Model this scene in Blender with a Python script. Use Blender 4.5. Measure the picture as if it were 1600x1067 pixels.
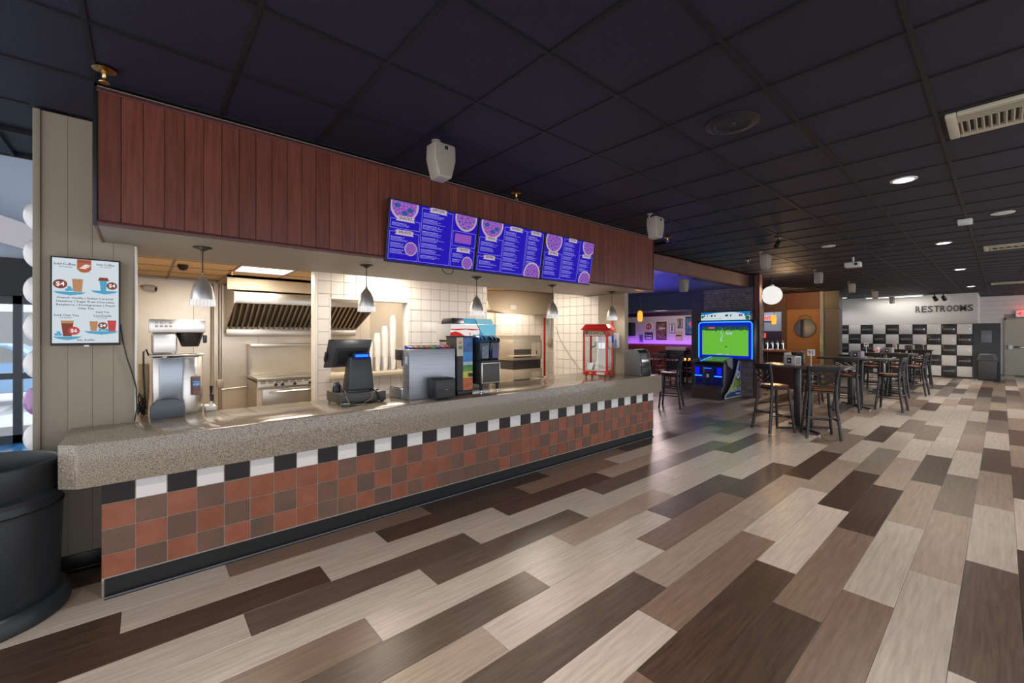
import bpy, bmesh, math, random
from mathutils import Vector, Matrix
random.seed(7)
for o in list(bpy.data.objects): bpy.data.objects.remove(o)
SC = bpy.context.scene
COL = SC.collection
PI = math.pi

# ---------------------------------------------------------------- camera
EYE = 1.5908; YAW = 0.8562; FPX = 663.63
cam = bpy.data.objects.new('camera', bpy.data.cameras.new('camera'))
COL.objects.link(cam); SC.camera = cam
cam.location = (0, 0, EYE)
cam.rotation_euler = (PI/2, 0, YAW - PI/2)
cam.data.sensor_width = 36; cam.data.lens = FPX/1600*36
cam.data.shift_y = -(533.5-521.285)/1600
cam.data.clip_start = 0.05; cam.data.clip_end = 200
# ---------------------------------------------------------------- world, sun, exposure
w = bpy.data.worlds.new('world'); SC.world = w; w.use_nodes = True
w.node_tree.nodes['Background'].inputs[0].default_value = (0.93, 0.94, 1.0, 1)
w.node_tree.nodes['Background'].inputs[1].default_value = 2.0
sun = bpy.data.objects.new('sun', bpy.data.lights.new('sun', 'SUN')); COL.objects.link(sun)
sun.data.energy = 3.0; sun.data.angle = 0.05
sun.rotation_euler = (math.radians(-52), math.radians(10), 0)     # from beyond the entrance doors
SC.view_settings.view_transform = 'Standard'; SC.view_settings.look = 'None'
SC.view_settings.exposure = 0.0; SC.view_settings.gamma = 1.0
SC.view_settings.use_curve_mapping = False

# ---------------------------------------------------------------- helpers
OFF = {}
def V(*a): return Vector(a)
class MB:
    def __init__(s): s.v = []; s.f = []; s.cuts = []
    def add(s, vs, fs):
        n = len(s.v); s.cuts.append((n, len(s.f))); s.v += [tuple(p) for p in vs]; s.f += [tuple(i+n for i in q) for q in fs]; return s
    def box(s, x0, x1, y0, y1, z0, z1):
        return s.add([(x0,y0,z0),(x1,y0,z0),(x1,y1,z0),(x0,y1,z0),(x0,y0,z1),(x1,y0,z1),(x1,y1,z1),(x0,y1,z1)],
                     [(0,3,2,1),(4,5,6,7),(0,1,5,4),(1,2,6,5),(2,3,7,6),(3,0,4,7)])
    def hexa(s, b, t):      # bottom four, top four points, counter-clockwise from above
        return s.add(list(b)+list(t), [(0,3,2,1),(4,5,6,7),(0,1,5,4),(1,2,6,5),(2,3,7,6),(3,0,4,7)])
    def cyl(s, p0, p1, r0, r1=None, n=16, caps=True):
        p0 = Vector(p0); p1 = Vector(p1); r1 = r0 if r1 is None else r1
        d = (p1-p0).normalized(); a = Vector((0,0,1)) if abs(d.z) < .9 else Vector((1,0,0))
        u = d.cross(a).normalized(); w_ = d.cross(u)
        vs = []
        for p, r in ((p0, r0), (p1, r1)):
            for i in range(n):
                t = 2*PI*i/n; vs.append(p + u*(r*math.cos(t)) + w_*(r*math.sin(t)))
        fs = [(i, (i+1) % n, n+(i+1) % n, n+i) for i in range(n)]
        if caps: fs += [tuple(range(n-1, -1, -1)), tuple(range(n, 2*n))]
        return s.add(vs, fs)
    def tube(s, pts, r, n=8, closed=False):
        pts = [Vector(p) for p in pts]; m = len(pts); vs = []; u = None
        for i, p in enumerate(pts):
            if closed: d = (pts[(i+1) % m]-pts[i-1]).normalized()
            else: d = (pts[min(i+1, m-1)]-pts[max(i-1, 0)]).normalized()
            if u is None:
                a = Vector((0,0,1)) if abs(d.z) < .9 else Vector((1,0,0)); u = d.cross(a).normalized()
            else: u = (u - d*u.dot(d)).normalized()
            w_ = d.cross(u); rr = r[i] if isinstance(r, (list, tuple)) else r
            for k in range(n):
                t = 2*PI*k/n; vs.append(p + u*(rr*math.cos(t)) + w_*(rr*math.sin(t)))
        fs = []
        for i in range(m if closed else m-1):
            for k in range(n):
                j = (i+1) % m; fs.append((i*n+k, i*n+(k+1) % n, j*n+(k+1) % n, j*n+k))
        if not closed: fs += [tuple(range(n-1, -1, -1)), tuple(range((m-1)*n, m*n))]
        return s.add(vs, fs)
    def lathe(s, prof, cx, cy, n=24, cz=0, ring=False):
        m = len(prof); vs = []
        for r, z in prof:
            for k in range(n):
                t = 2*PI*k/n; vs.append((cx+r*math.cos(t), cy+r*math.sin(t), cz+z))
        fs = [(i*n+k, i*n+(k+1) % n, (i+1)*n+(k+1) % n, (i+1)*n+k) for i in range(m-1) for k in range(n)]
        if ring: fs += [((m-1)*n+k, (m-1)*n+(k+1) % n, (k+1) % n, k) for k in range(n)]
        else:
            if prof[0][0] > 1e-4: fs.append(tuple(range(n-1, -1, -1)))
            if prof[-1][0] > 1e-4: fs.append(tuple(range((m-1)*n, m*n)))
        return s.add(vs, fs)
    def prism(s, poly, axis, a0, a1):
        def P(q, a): return {'x': (a, q[0], q[1]), 'y': (q[0], a, q[1]), 'z': (q[0], q[1], a)}[axis]
        n = len(poly)
        return s.add([P(q, a0) for q in poly]+[P(q, a1) for q in poly],
                     [tuple(range(n-1, -1, -1)), tuple(range(n, 2*n))]+[(i, (i+1) % n, n+(i+1) % n, n+i) for i in range(n)])
    def ball(s, c, rx, ry=None, rz=None, n=16, m=10):
        ry = rx if ry is None else ry; rz = rx if rz is None else rz
        vs = [(c[0], c[1], c[2]-rz)]
        for i in range(1, m):
            a = PI*i/m
            for k in range(n):
                t = 2*PI*k/n; vs.append((c[0]+rx*math.sin(a)*math.cos(t), c[1]+ry*math.sin(a)*math.sin(t), c[2]-rz*math.cos(a)))
        vs.append((c[0], c[1], c[2]+rz)); L = len(vs)-1
        fs = [(0, 1+(k+1) % n, 1+k) for k in range(n)]
        for i in range(m-2):
            for k in range(n): a = 1+i*n; fs.append((a+k, a+(k+1) % n, a+n+(k+1) % n, a+n+k))
        a = 1+(m-2)*n
        fs += [(a+k, a+(k+1) % n, L) for k in range(n)]
        return s.add(vs, fs)
    def mesh(s, name, mat, off=(0,0,0), bevel=0, seg=2, smooth=35):
        me = bpy.data.meshes.new(name)
        me.from_pydata([(a-off[0], b-off[1], c-off[2]) for a, b, c in s.v], [], s.f)
        bm = bmesh.new(); bm.from_mesh(me)
        bmesh.ops.recalc_face_normals(bm, faces=bm.faces)
        if bevel:
            es = [e for e in bm.edges if len(e.link_faces) == 2 and e.calc_face_angle(0) > .5]
            bmesh.ops.bevel(bm, geom=es, offset=bevel, segments=seg, affect='EDGES', profile=.5, clamp_overlap=True)
        bm.to_mesh(me); bm.free()
        if smooth:
            me.polygons.foreach_set('use_smooth', [True]*len(me.polygons)); me.set_sharp_from_angle(angle=math.radians(smooth))
        me.materials.append(mat)
        return me
    def build(s, name, mat, parent=None, bevel=0, seg=2, smooth=35):
        off = OFF.get(parent.name, (0,0,0)) if parent else (0,0,0)
        loc = (0,0,0)
        if parent is None:      # origin at the thing's base centre
            xs, ys, zs = zip(*s.v); loc = ((min(xs)+max(xs))/2, (min(ys)+max(ys))/2, min(zs)); off = loc
        o = bpy.data.objects.new(name, s.mesh(name, mat, off, bevel, seg, smooth)); COL.objects.link(o)
        o.location = loc; OFF[o.name] = off
        if parent: o.parent = parent
        return o
def each(mb, name, mat_, parent, **k):     # one object for each shape that was added
    cs = mb.cuts+[(len(mb.v), len(mb.f))]; out = []
    for (a, fa), (b, fb) in zip(cs[:-1], cs[1:]):
        q = MB(); q.v = mb.v[a:b]; q.f = [tuple(i-a for i in f) for f in mb.f[fa:fb]]; out.append(q.build(name, mat_, parent, **k))
    return out
def stuff(o): o['kind'] = 'stuff'; return o
def tag(o, label=None, cat=None, group=None, kind=None):
    if label: o['label'] = label
    if cat: o['category'] = cat
    if group: o['group'] = group
    if kind: o['kind'] = kind
    return o
def root(name, loc, label, cat, group=None, kind=None):
    o = bpy.data.objects.new(name, None); COL.objects.link(o); o.location = loc; o.empty_display_size = .1
    OFF[o.name] = tuple(loc); return tag(o, label, cat, group, kind)
def copy_tree(o, parent=None):
    c = o.copy(); COL.objects.link(c); c.parent = parent
    for ch in o.children: copy_tree(ch, c)
    return c
def inst(name, me, loc, parent):       # a piece sharing mesh data, loc in world space
    o = bpy.data.objects.new(name, me); COL.objects.link(o)
    f = OFF.get(parent.name, (0,0,0)) if parent else (0,0,0)
    o.location = (loc[0]-f[0], loc[1]-f[1], loc[2]-f[2]); o.parent = parent
    return o
def struct(name, mb, mat, parent=None, **k):
    o = mb.build(name, mat, parent, **k)
    if parent is None: o['kind'] = 'structure'
    return o

# text and flat print on a plane: frame = origin, u (right), v (up), n (out)
TXT = {}
def txt(sx, bold=0):
    if (sx, bold) in TXT: return TXT[(sx, bold)]
    cu = bpy.data.curves.new('t', 'FONT'); cu.body = sx; cu.size = 1; cu.align_x = 'CENTER'; cu.align_y = 'CENTER'; cu.resolution_u = 2; cu.offset = bold
    ob = bpy.data.objects.new('t', cu); COL.objects.link(ob)
    dg = bpy.context.evaluated_depsgraph_get(); me = bpy.data.meshes.new_from_object(ob.evaluated_get(dg))
    r = ([tuple(v.co) for v in me.vertices], [tuple(p.vertices) for p in me.polygons])
    bpy.data.objects.remove(ob); bpy.data.curves.remove(cu); bpy.data.meshes.remove(me)
    TXT[(sx, bold)] = r; return r
class Plane:
    def __init__(s, o, u, v): s.o = Vector(o); s.u = Vector(u).normalized(); s.v = Vector(v).normalized(); s.n = s.u.cross(s.v)
    def p(s, a, b, h=0): return s.o + s.u*a + s.v*b + s.n*h
    def rect(s, mb, a0, a1, b0, b1, h=.002, t=None):
        if t is None: mb.add([s.p(a0,b0,h), s.p(a1,b0,h), s.p(a1,b1,h), s.p(a0,b1,h)], [(0,1,2,3)])
        else: mb.hexa([s.p(a0,b0,h-t), s.p(a1,b0,h-t), s.p(a1,b1,h-t), s.p(a0,b1,h-t)], [s.p(a0,b0,h), s.p(a1,b0,h), s.p(a1,b1,h), s.p(a0,b1,h)])
    def poly(s, mb, pts, h=.002): mb.add([s.p(a,b,h) for a, b in pts], [tuple(range(len(pts)))])
    def disc(s, mb, a, b, r, h=.002, ry=None, n=20): s.poly(mb, [(a+r*math.cos(2*PI*i/n), b+(ry or r)*math.sin(2*PI*i/n)) for i in range(n)], h)
    def text(s, mb, sx, a, b, size, h=.003, sc=1, fit=None):
        vs, fs = txt(sx, .012)
        if fit:
            wd = max(v[0] for v in vs)-min(v[0] for v in vs); sc = fit/(wd*size)
        mb.add([s.p(a+v[0]*size*sc, b+v[1]*size, h) for v in vs], fs)

for sx in ['SNACKS','SALADS','APPETIZERS','TACOS','WINGS','SIDES','HANDHELDS','BURGERS','KIDS MEALS','PIZZA','DESSERTS','Iced Coffee','24 ounces','Hot Coffee','16 ounces','$4','$6',
  'French Vanilla | Salted Caramel','Hazelnut | Sugar Free Chocolate','Raspberry | Pomegranate | Peach','Chai Tea','Iced Chai Tea','32 ounces','Iced Tea','or','Lemonade','21 ounces','No Refills',
  'RESTROOMS','EXIT','POPCORN','iCED','Fresh Brewed','91','49','GOLDEN TEE','Corona']: txt(sx, .012)
for sx in 'RESTOM': txt(sx, .02)

# ---------------------------------------------------------------- materials
MATS = {}
def mat(name, col, rough=.5, metal=0, emit=None, es=0, alpha=None, trans=0, ior=1.45, noise=None, nscale=20, col2=None, stretch=None, bump=0, bscale=None, rnd=0, coat=0, spec=None):
    if name in MATS: return MATS[name]
    m = bpy.data.materials.new(name); m.use_nodes = True; MATS[name] = m
    nt = m.node_tree; b = nt.nodes['Principled BSDF']; L = nt.links.new
    def I(k, v): b.inputs[k].default_value = v
    I('Base Color', (*col, 1)); I('Roughness', rough); I('Metallic', metal); I('IOR', ior)
    if trans: I('Transmission Weight', trans)
    if coat: I('Coat Weight', coat); I('Coat Roughness', .1)
    if spec is not None: I('Specular IOR Level', spec)
    if emit: I('Emission Color', (*emit, 1)); I('Emission Strength', es)
    if alpha is not None: I('Alpha', alpha)
    src = None
    if col2 or rnd or bump:
        tc = nt.nodes.new('ShaderNodeTexCoord'); mp = nt.nodes.new('ShaderNodeMapping')
        L(tc.outputs['Object'], mp.inputs[0])
        if stretch: mp.inputs['Scale'].default_value = stretch
        oi = nt.nodes.new('ShaderNodeObjectInfo')
        ad = nt.nodes.new('ShaderNodeVectorMath'); ad.operation = 'SCALE'; ad.inputs['Scale'].default_value = 37.0
        cmb = nt.nodes.new('ShaderNodeCombineXYZ'); L(oi.outputs['Random'], cmb.inputs[0]); L(oi.outputs['Random'], cmb.inputs[1]); L(cmb.outputs[0], ad.inputs[0])
        L(ad.outputs[0], mp.inputs['Location'])
        nz = nt.nodes.new('ShaderNodeTexNoise'); nz.inputs['Scale'].default_value = nscale; nz.inputs['Detail'].default_value = 5; nz.inputs['Roughness'].default_value = .6
        L(mp.outputs[0], nz.inputs['Vector'])
        cur = None
        if col2:
            rp = nt.nodes.new('ShaderNodeValToRGB'); lo, hi = noise or (.35, .65)
            rp.color_ramp.elements[0].position = lo; rp.color_ramp.elements[1].position = hi
            rp.color_ramp.elements[0].color = (*col, 1); rp.color_ramp.elements[1].color = (*col2, 1)
            L(nz.outputs['Fac'], rp.inputs[0]); cur = rp.outputs[0]
        if rnd:
            hs = nt.nodes.new('ShaderNodeHueSaturation')
            mr = nt.nodes.new('ShaderNodeMapRange'); mr.inputs['To Min'].default_value = 1-rnd; mr.inputs['To Max'].default_value = 1+rnd
            L(oi.outputs['Random'], mr.inputs[0]); L(mr.outputs[0], hs.inputs['Value'])
            if cur: L(cur, hs.inputs['Color'])
            else: hs.inputs['Color'].default_value = (*col, 1)
            cur = hs.outputs[0]
        if cur: L(cur, b.inputs['Base Color'])
        if bump:
            bp = nt.nodes.new('ShaderNodeBump'); bp.inputs['Strength'].default_value = bump; bp.inputs['Distance'].default_value = .01
            if bscale:
                n2 = nt.nodes.new('ShaderNodeTexNoise'); n2.inputs['Scale'].default_value = bscale; n2.inputs['Detail'].default_value = 2; L(mp.outputs[0], n2.inputs['Vector']); L(n2.outputs['Fac'], bp.inputs['Height'])
            else: L(nz.outputs['Fac'], bp.inputs['Height'])
            L(bp.outputs[0], b.inputs['Normal'])
    return m
def em(name, col, s=1.0): return mat(name, (0,0,0), .6, emit=col, es=s, spec=.05)
M = {}
def wood(name, a, b, rough=.3, rnd=.12): return mat(name, a, rough, col2=b, noise=(.3,.7), nscale=9, stretch=(.35,5,5), bump=.01, rnd=rnd)
PL = {'L': wood('plank_light', (.335,.281,.236), (.485,.42,.362)), 'P': wood('plank_tan', (.24,.178,.135), (.35,.275,.217)),
      'G': wood('plank_grey', (.15,.115,.09), (.235,.185,.15)), 'M': wood('plank_mid_brown', (.13,.083,.058), (.215,.145,.108)),
      'N': wood('plank_umber', (.062,.042,.031), (.125,.087,.066)), 'D': wood('plank_dark', (.036,.021,.014), (.082,.05,.035))}
M['subfloor'] = mat('subfloor', (.05,.04,.035), .8)
M['ctile'] = mat('ceiling_tile', (.0053,.005,.015), .62, col2=(.0148,.0142,.038), noise=(.42,.62), nscale=110, bump=.25, rnd=.15)
M['cgrid'] = mat('ceiling_grid_black', (.0032,.0032,.0055), .55)
M['taupe'] = mat('taupe_paint', (.30,.255,.193), .55, col2=(.315,.267,.203), nscale=3, rnd=.03)
M['taupe_d'] = mat('taupe_soffit_paint', (.26,.235,.20), .5)
M['redwood'] = mat('red_stained_wood', (.10,.026,.017), .32, col2=(.185,.055,.036), noise=(.3,.72), nscale=7, stretch=(7,7,.5), rnd=.16, bump=.03)
M['redtrim'] = mat('red_wood_trim', (.075,.02,.018), .3)
M['granite'] = mat('speckled_granite', (.105,.084,.066), .12, col2=(.39,.33,.262), noise=(.36,.60), nscale=170, bump=.02)
M['terra'] = mat('terracotta_tile', (.215,.07,.038), .42, col2=(.27,.096,.056), nscale=9, rnd=.12)
M['terrab'] = mat('flashed_brown_tile', (.112,.072,.054), .42, col2=(.17,.086,.06), nscale=6, rnd=.12)
M['black_gl'] = mat('black_glazed_tile', (.014,.013,.014), .22)
M['white_gl'] = mat('white_glazed_tile', (.74,.73,.72), .2, rnd=.03)
M['wtile'] = mat('white_wall_tile', (.70,.67,.645), .16, rnd=.035, bump=.02, nscale=6)
M['grout'] = mat('pale_grout', (.42,.37,.32), .85)
M['wgrout'] = mat('grey_grout', (.36,.34,.32), .85)
M['rubber'] = mat('black_rubber', (.012,.013,.015), .38)
M['blackp'] = mat('black_plastic', (.018,.019,.022), .42, bump=.04, nscale=90)
M['canp'] = mat('black_can_plastic', (.016,.020,.024), .36, bump=.05, nscale=40)
M['steel'] = mat('brushed_steel', (.62,.60,.57), .30, 1.0, col2=(.70,.68,.65), nscale=8, stretch=(.4,.4,14), bump=.01)
M['steelb'] = mat('blue_grey_steel', (.30,.33,.37), .36, .75, col2=(.36,.39,.43), nscale=8, stretch=(.4,.4,14))
M['steelw'] = mat('steel_wall', (.74,.67,.57), .36, .9, col2=(.82,.77,.69), nscale=2.5, bump=.06)
M['steelp'] = mat('satin_steel_panel', (.58,.52,.44), .42, .55)
M['chrome'] = mat('chrome', (.75,.75,.75), .08, 1.0)
M['satin'] = mat('satin_chrome', (.80,.79,.77), .33, 1.0)
M['darkm'] = mat('dark_metal', (.030,.030,.034), .38, .6)
M['stoolm'] = mat('stool_metal', (.045,.043,.046), .36, .55)
M['seatw'] = mat('stool_seat_wood', (.12,.042,.02), .22, col2=(.20,.075,.036), nscale=5, stretch=(1,8,8))
M['tabletop'] = mat('table_top_wood', (.085,.05,.033), .25, col2=(.13,.08,.055), nscale=4, stretch=(8,1,8))
M['tedge'] = mat('table_edge', (.03,.03,.034), .3)
M['cream'] = mat('cream_plastic', (.34,.31,.26), .4)
M['whitep'] = mat('white_plastic', (.75,.74,.72), .35)
M['white_wall'] = mat('white_wall_paint', (.62,.615,.585), .55)
M['beige'] = mat('beige_steel', (.62,.54,.42), .4, .25)
M['brass'] = mat('brass', (.62,.42,.16), .25, 1.0)
M['kceil'] = mat('kitchen_ceiling_tile', (.80,.58,.33), .8, rnd=.05)
M['kgrid'] = mat('kitchen_ceiling_grid', (.30,.25,.18), .6)
M['kfloor'] = mat('kitchen_quarry_floor', (.38,.27,.19), .5)
M['red'] = mat('red_enamel', (.52,.022,.02), .25)
M['redlit'] = mat('red_paint', (.50,.03,.025), .4)
def glass(name, tint=(1,1,1), a=.12, rough=.03):
    m = bpy.data.materials.new(name); m.use_nodes = True; nt = m.node_tree; nt.nodes.remove(nt.nodes['Principled BSDF'])
    t = nt.nodes.new('ShaderNodeBsdfTransparent'); t.inputs[0].default_value = (*tint, 1)
    g = nt.nodes.new('ShaderNodeBsdfGlossy'); g.inputs['Roughness'].default_value = rough
    x = nt.nodes.new('ShaderNodeMixShader'); x.inputs[0].default_value = a
    nt.links.new(t.outputs[0], x.inputs[1]); nt.links.new(g.outputs[0], x.inputs[2]); nt.links.new(x.outputs[0], nt.nodes['Material Output'].inputs[0])
    return m
M['glass'] = glass('clear_glass', (.96,.98,.98), .10)
M['lamp_white'] = em('lamp_white', (1,.97,.92), 9)
M['panel_lit'] = em('kitchen_light_panel', (1,.95,.88), 2.2)
M['down_lit'] = em('downlight_lens', (1,.95,.88), 14)
def lamp(name, kind, loc, energy, col=(1,1,1), size=.1, parent=None, rot=None, spot=None, blend=.6, sy=None):
    d = bpy.data.lights.new(name, kind); d.energy = energy; d.color = col
    if kind == 'AREA':
        d.size = size
        if sy: d.shape = 'RECTANGLE'; d.size_y = sy
    else: d.shadow_soft_size = size
    if kind == 'SPOT': d.spot_size = spot; d.spot_blend = blend
    o = bpy.data.objects.new(name, d); COL.objects.link(o)
    f = OFF.get(parent.name, (0,0,0)) if parent else (0,0,0)
    o.location = (loc[0]-f[0], loc[1]-f[1], loc[2]-f[2]); o.parent = parent
    if rot: o.rotation_euler = rot
    return o
H = 3.05
# ================================================================ FLOOR
floor = struct('floor', MB().box(-2.2, 25.6, -4.0, 11.2, -.08, -.0125), M['subfloor'])
floor['label'] = 'multi-tone wood plank floor in light tan and dark brown'
JO = {0:.427,1:1.405,2:.912,3:.43,4:1.41,5:.935,6:.43,7:1.387,8:.975,9:.655,10:.26,11:1.32,12:.29,13:.9,14:1.37}
SH = {0:{-1:'L',0:'M',1:'D',2:'M',3:'D',4:'G',5:'P'},1:{-3:'L',-2:'D',-1:'L',0:'D',1:'M',2:'L',3:'L',4:'G',5:'N'},2:{-2:'D',-1:'D',0:'L',1:'D',2:'P',3:'L',4:'G',5:'L'},
 3:{-2:'D',-1:'L',0:'N',1:'L',2:'N',3:'G',4:'L',5:'D',6:'G'},4:{-2:'M',-1:'L',0:'N',1:'L',2:'L',3:'N',4:'L',5:'M'},5:{-1:'M',0:'L',1:'P',2:'L',3:'L',4:'L',5:'G'},
 6:{-1:'L',0:'N',1:'L',2:'N',3:'L',4:'L',5:'G',6:'P'},7:{-1:'P',0:'L',1:'M',2:'N',3:'L',4:'G',5:'L'},8:{-1:'D',0:'N',1:'P',2:'P',3:'D',4:'G',5:'L',6:'L'},
 9:{-1:'D',0:'L',1:'M',2:'L',3:'P',4:'L',5:'D',6:'L'},10:{0:'M',1:'D',2:'L',3:'D',4:'G',5:'L',6:'G',7:'L'},11:{0:'D',1:'M',2:'D',3:'P',4:'L',5:'G',6:'L'},
 12:{0:'L',1:'M',2:'L',3:'P',4:'N',5:'L',6:'L',7:'L'},13:{0:'M',1:'L',2:'P',3:'G',4:'L',5:'P',6:'G',7:'L'},14:{0:'L',1:'N',2:'L',3:'P',4:'N',5:'L',6:'G',7:'N'},15:{2:'D',1:'P',3:'L'}}
PW = .2414
planks = []
for k in range(-31, 31):
    y1 = 3.5464-PW*k; y0 = y1-PW
    if k >= 0: iv = [(-2.1, 25.3)]
    elif y1 < 4.13: iv = [(-2.1, -.191), (5.98, 22.15)]
    elif y1 < 5.4: iv = [(-2.1, -.58), (6.45, 17.3)]
    else: iv = [(6.45, 15.45)]
    rng = random.Random(k*17+5)
    if k in JO: jo = JO[k]
    else: jo = [.43, 1.4, .92][k % 3] + rng.uniform(-.1, .1)
    for n in range(-4, 18):
        a = jo+1.5*n; b = a+1.5; sh = SH.get(k, {}).get(n)
        r_ = rng.choice('LLLLPPPGGGMMND')
        for u0, u1 in iv:
            c0 = max(a, u0); c1 = min(b, u1)
            if c1-c0 > .04:
                d = ((c0+c1)/2*math.cos(YAW)+(y0+y1)/2*math.sin(YAW)); lat = abs((c0+c1)/2*math.sin(YAW)-(y0+y1)/2*math.cos(YAW))
                vis = d > .3 and lat < d*1.35+.8 and y0 > -.9
                planks.append((0 if vis else 1, d, c0, c1, y0, y1, sh or r_))
planks.sort(key=lambda q: (q[0], q[1]))
PM = {}
rest = {}
for i, (nv, d, c0, c1, y0, y1, s_) in enumerate(planks):
    if i < 300:
        Ln = round(c1-c0, 3); key = (s_, Ln)
        if key not in PM:
            PM[key] = MB().box(-Ln/2+.0008, Ln/2-.0008, -PW/2+.0008, PW/2-.0008, -.0124, 0).mesh('floor_plank', PL[s_], bevel=.0012, seg=1, smooth=0)
        inst('floor_plank', PM[key], ((c0+c1)/2, (y0+y1)/2, 0), floor)
    else: rest.setdefault(s_, MB()).box(c0+.0008, c1-.0008, y0+.0008, y1-.0008, -.0124, 0)
nm = {'L':'light','P':'tan','G':'grey','M':'brown','N':'umber','D':'dark'}
for s_, mb in rest.items(): mb.build('distant_planks', PL[s_], floor, smooth=0)['kind'] = 'stuff'
struct('floor_kitchen', MB().box(-.3, 6.4, 4.15, 8.0, -.012, 0), M['kfloor'])
struct('floor_entry', MB().box(-4.5, -.5, 5.45, 9.4, -.012, .001), mat('entry_floor_blue', (.03,.16,.36), .18))
struct('ground', MB().box(-30, 12, 9.6, 45, -.3, -.05), mat('parking_ground', (.42,.44,.46), .8))

# ================================================================ CEILING
ceil = struct('ceiling', MB().box(-2.2, 25.6, -4.0, 5.32, H+.03, H+.12).box(-4.5, -.5, 5.32, 9.6, 4.6, 4.7), M['cgrid'])
ceil['label'] = 'black suspended ceiling of square speckled tiles'
GA, GB, GX, GY = .6022, .630, .393, 2.808
tl = []; bars = MB()
xs = [GX+i*GA for i in range(-5, 42)]; ys = [GY-k*GB for k in range(-4, 10)]
def ceil_ok(x, y):
    if y < 3.47: return True
    if y < 4.12: return x < -.2 or x > 5.83
    return x < -.55 or x > 12.0
for x in xs[:-1]:
    for k in range(len(ys)-1):
        yt, yb = ys[k], ys[k+1]; cx = x+GA/2; cy = (yt+yb)/2
        parts = [(x, x+GA, yb, yt)]
        if yb < 3.47 < yt: parts = [(x, x+GA, yb, 3.47)] + ([(x, x+GA, 3.47, yt)] if (x+GA < -.2 or x > 5.83) else [])
        elif not ceil_ok(cx, cy): continue
        for p in parts:
            d = cx*math.cos(YAW)+cy*math.sin(YAW); lat = abs(cx*math.sin(YAW)-cy*math.cos(YAW))
            tl.append((0 if (d > .3 and lat < 1.3*d+.5 and yb > -1.3) else 1, d, *p))
tl.sort(); TM = {}; tr = MB()
for i, (nv, d, a, b, c_, e) in enumerate(tl):
    if i < 300:
        key = (round(b-a,3), round(e-c_,3))
        if key not in TM: TM[key] = MB().box(-key[0]/2+.008, key[0]/2-.008, -key[1]/2+.008, key[1]/2-.008, 0, .012).mesh('ceiling_tile', M['ctile'], bevel=.004, seg=1, smooth=0)
        inst('ceiling_tile', TM[key], ((a+b)/2, (c_+e)/2, H+.005), ceil)
    else: tr.box(a+.008, b-.008, c_+.008, e-.008, H+.005, H+.017)
if tr.v: tr.build('distant_ceiling_tiles', M['ctile'], ceil, smooth=0)['kind'] = 'stuff'
for y in ys:
    if y < 3.5: bars.box(-2.2, 25.6, y-.012, y+.012, H-.003, H+.03)
    else: bars.box(-2.2, -.55, y-.012, y+.012, H-.003, H+.03); bars.box(12.1, 25.6, y-.012, y+.012, H-.003, H+.03)
for x in xs:
    top = 5.32 if x < -.56 else (4.1 if x < -.21 else (3.45 if x < 5.84 else (4.14 if x < 12 else 5.32)))
    bars.box(x-.012, x+.012, -4, top, H-.002, H+.03)
bars.build('ceiling_grid', M['cgrid'], ceil, smooth=0)

# ================================================================ WALL LEFT (taupe planks) and SOFFIT
wl = struct('wall_left', MB().box(-.525, -.05, 4.106, 4.30, 0, H), M['taupe'])
gx = [-.505, -.383, -.265, -.16, -.047]
for a, b in zip(gx[:-1], gx[1:]): MB().box(a+.0006, b-.0006, 4.100, 4.106, .0, H-.002).build('wall_plank', M['taupe'], wl, bevel=.0012, seg=1)
MB().box(-.54, -.506, 4.085, 4.31, 0, H-.002).build('corner_trim', M['taupe'], wl, bevel=.003)
MB().box(-.048, -.035, 4.09, 4.31, .957, 2.22).build('jamb_trim', mat('white_trim', (.72,.71,.68), .4), wl, bevel=.002)
MB().box(-.505, -.20, 4.086, 4.099, .0, .105).box(-.505, -.20, 4.072, 4.084, 0, .012).build('cove_base', M['rubber'], wl, bevel=.003)
sof = struct('wall_soffit', MB().box(-.205, 5.82, 3.475, 4.62, 2.228, H-.001), M['taupe_d'])
sof['label'] = 'red-stained wood plank soffit above the service counter'
n = 60; x0 = -.201; pw = (5.81-x0)/n
pm = MB().box(-pw/2+.0012, pw/2-.0012, 3.452, 3.475, 2.255, 3.005).mesh('soffit_plank', M['redwood'], bevel=.0018, seg=1)
for i in range(n): inst('soffit_plank', pm, (x0+pw*(i+.5), 0, 0), sof).location = (x0+pw*(i+.5)-OFF[sof.name][0], -OFF[sof.name][1], -OFF[sof.name][2])
MB().box(-.21, 5.826, 3.444, 3.476, 3.003, 3.03).build('top_trim', M['redtrim'], sof, bevel=.003)
MB().box(-.21, 5.826, 3.446, 3.480, 2.226, 2.256).build('bottom_trim', M['redtrim'], sof, bevel=.003)
MB().box(-.222, -.204, 3.444, 3.50, 2.224, 3.03).build('corner_trim', M['darkm'], sof, bevel=.003)
MB().box(5.814, 5.83, 3.444, 3.50, 2.224, 3.03).build('corner_trim', M['redtrim'], sof, bevel=.003)
MB().box(-.219, -.206, 3.50, 4.09, 2.224, 3.04).build('end_panel', M['redwood'], sof)

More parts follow.
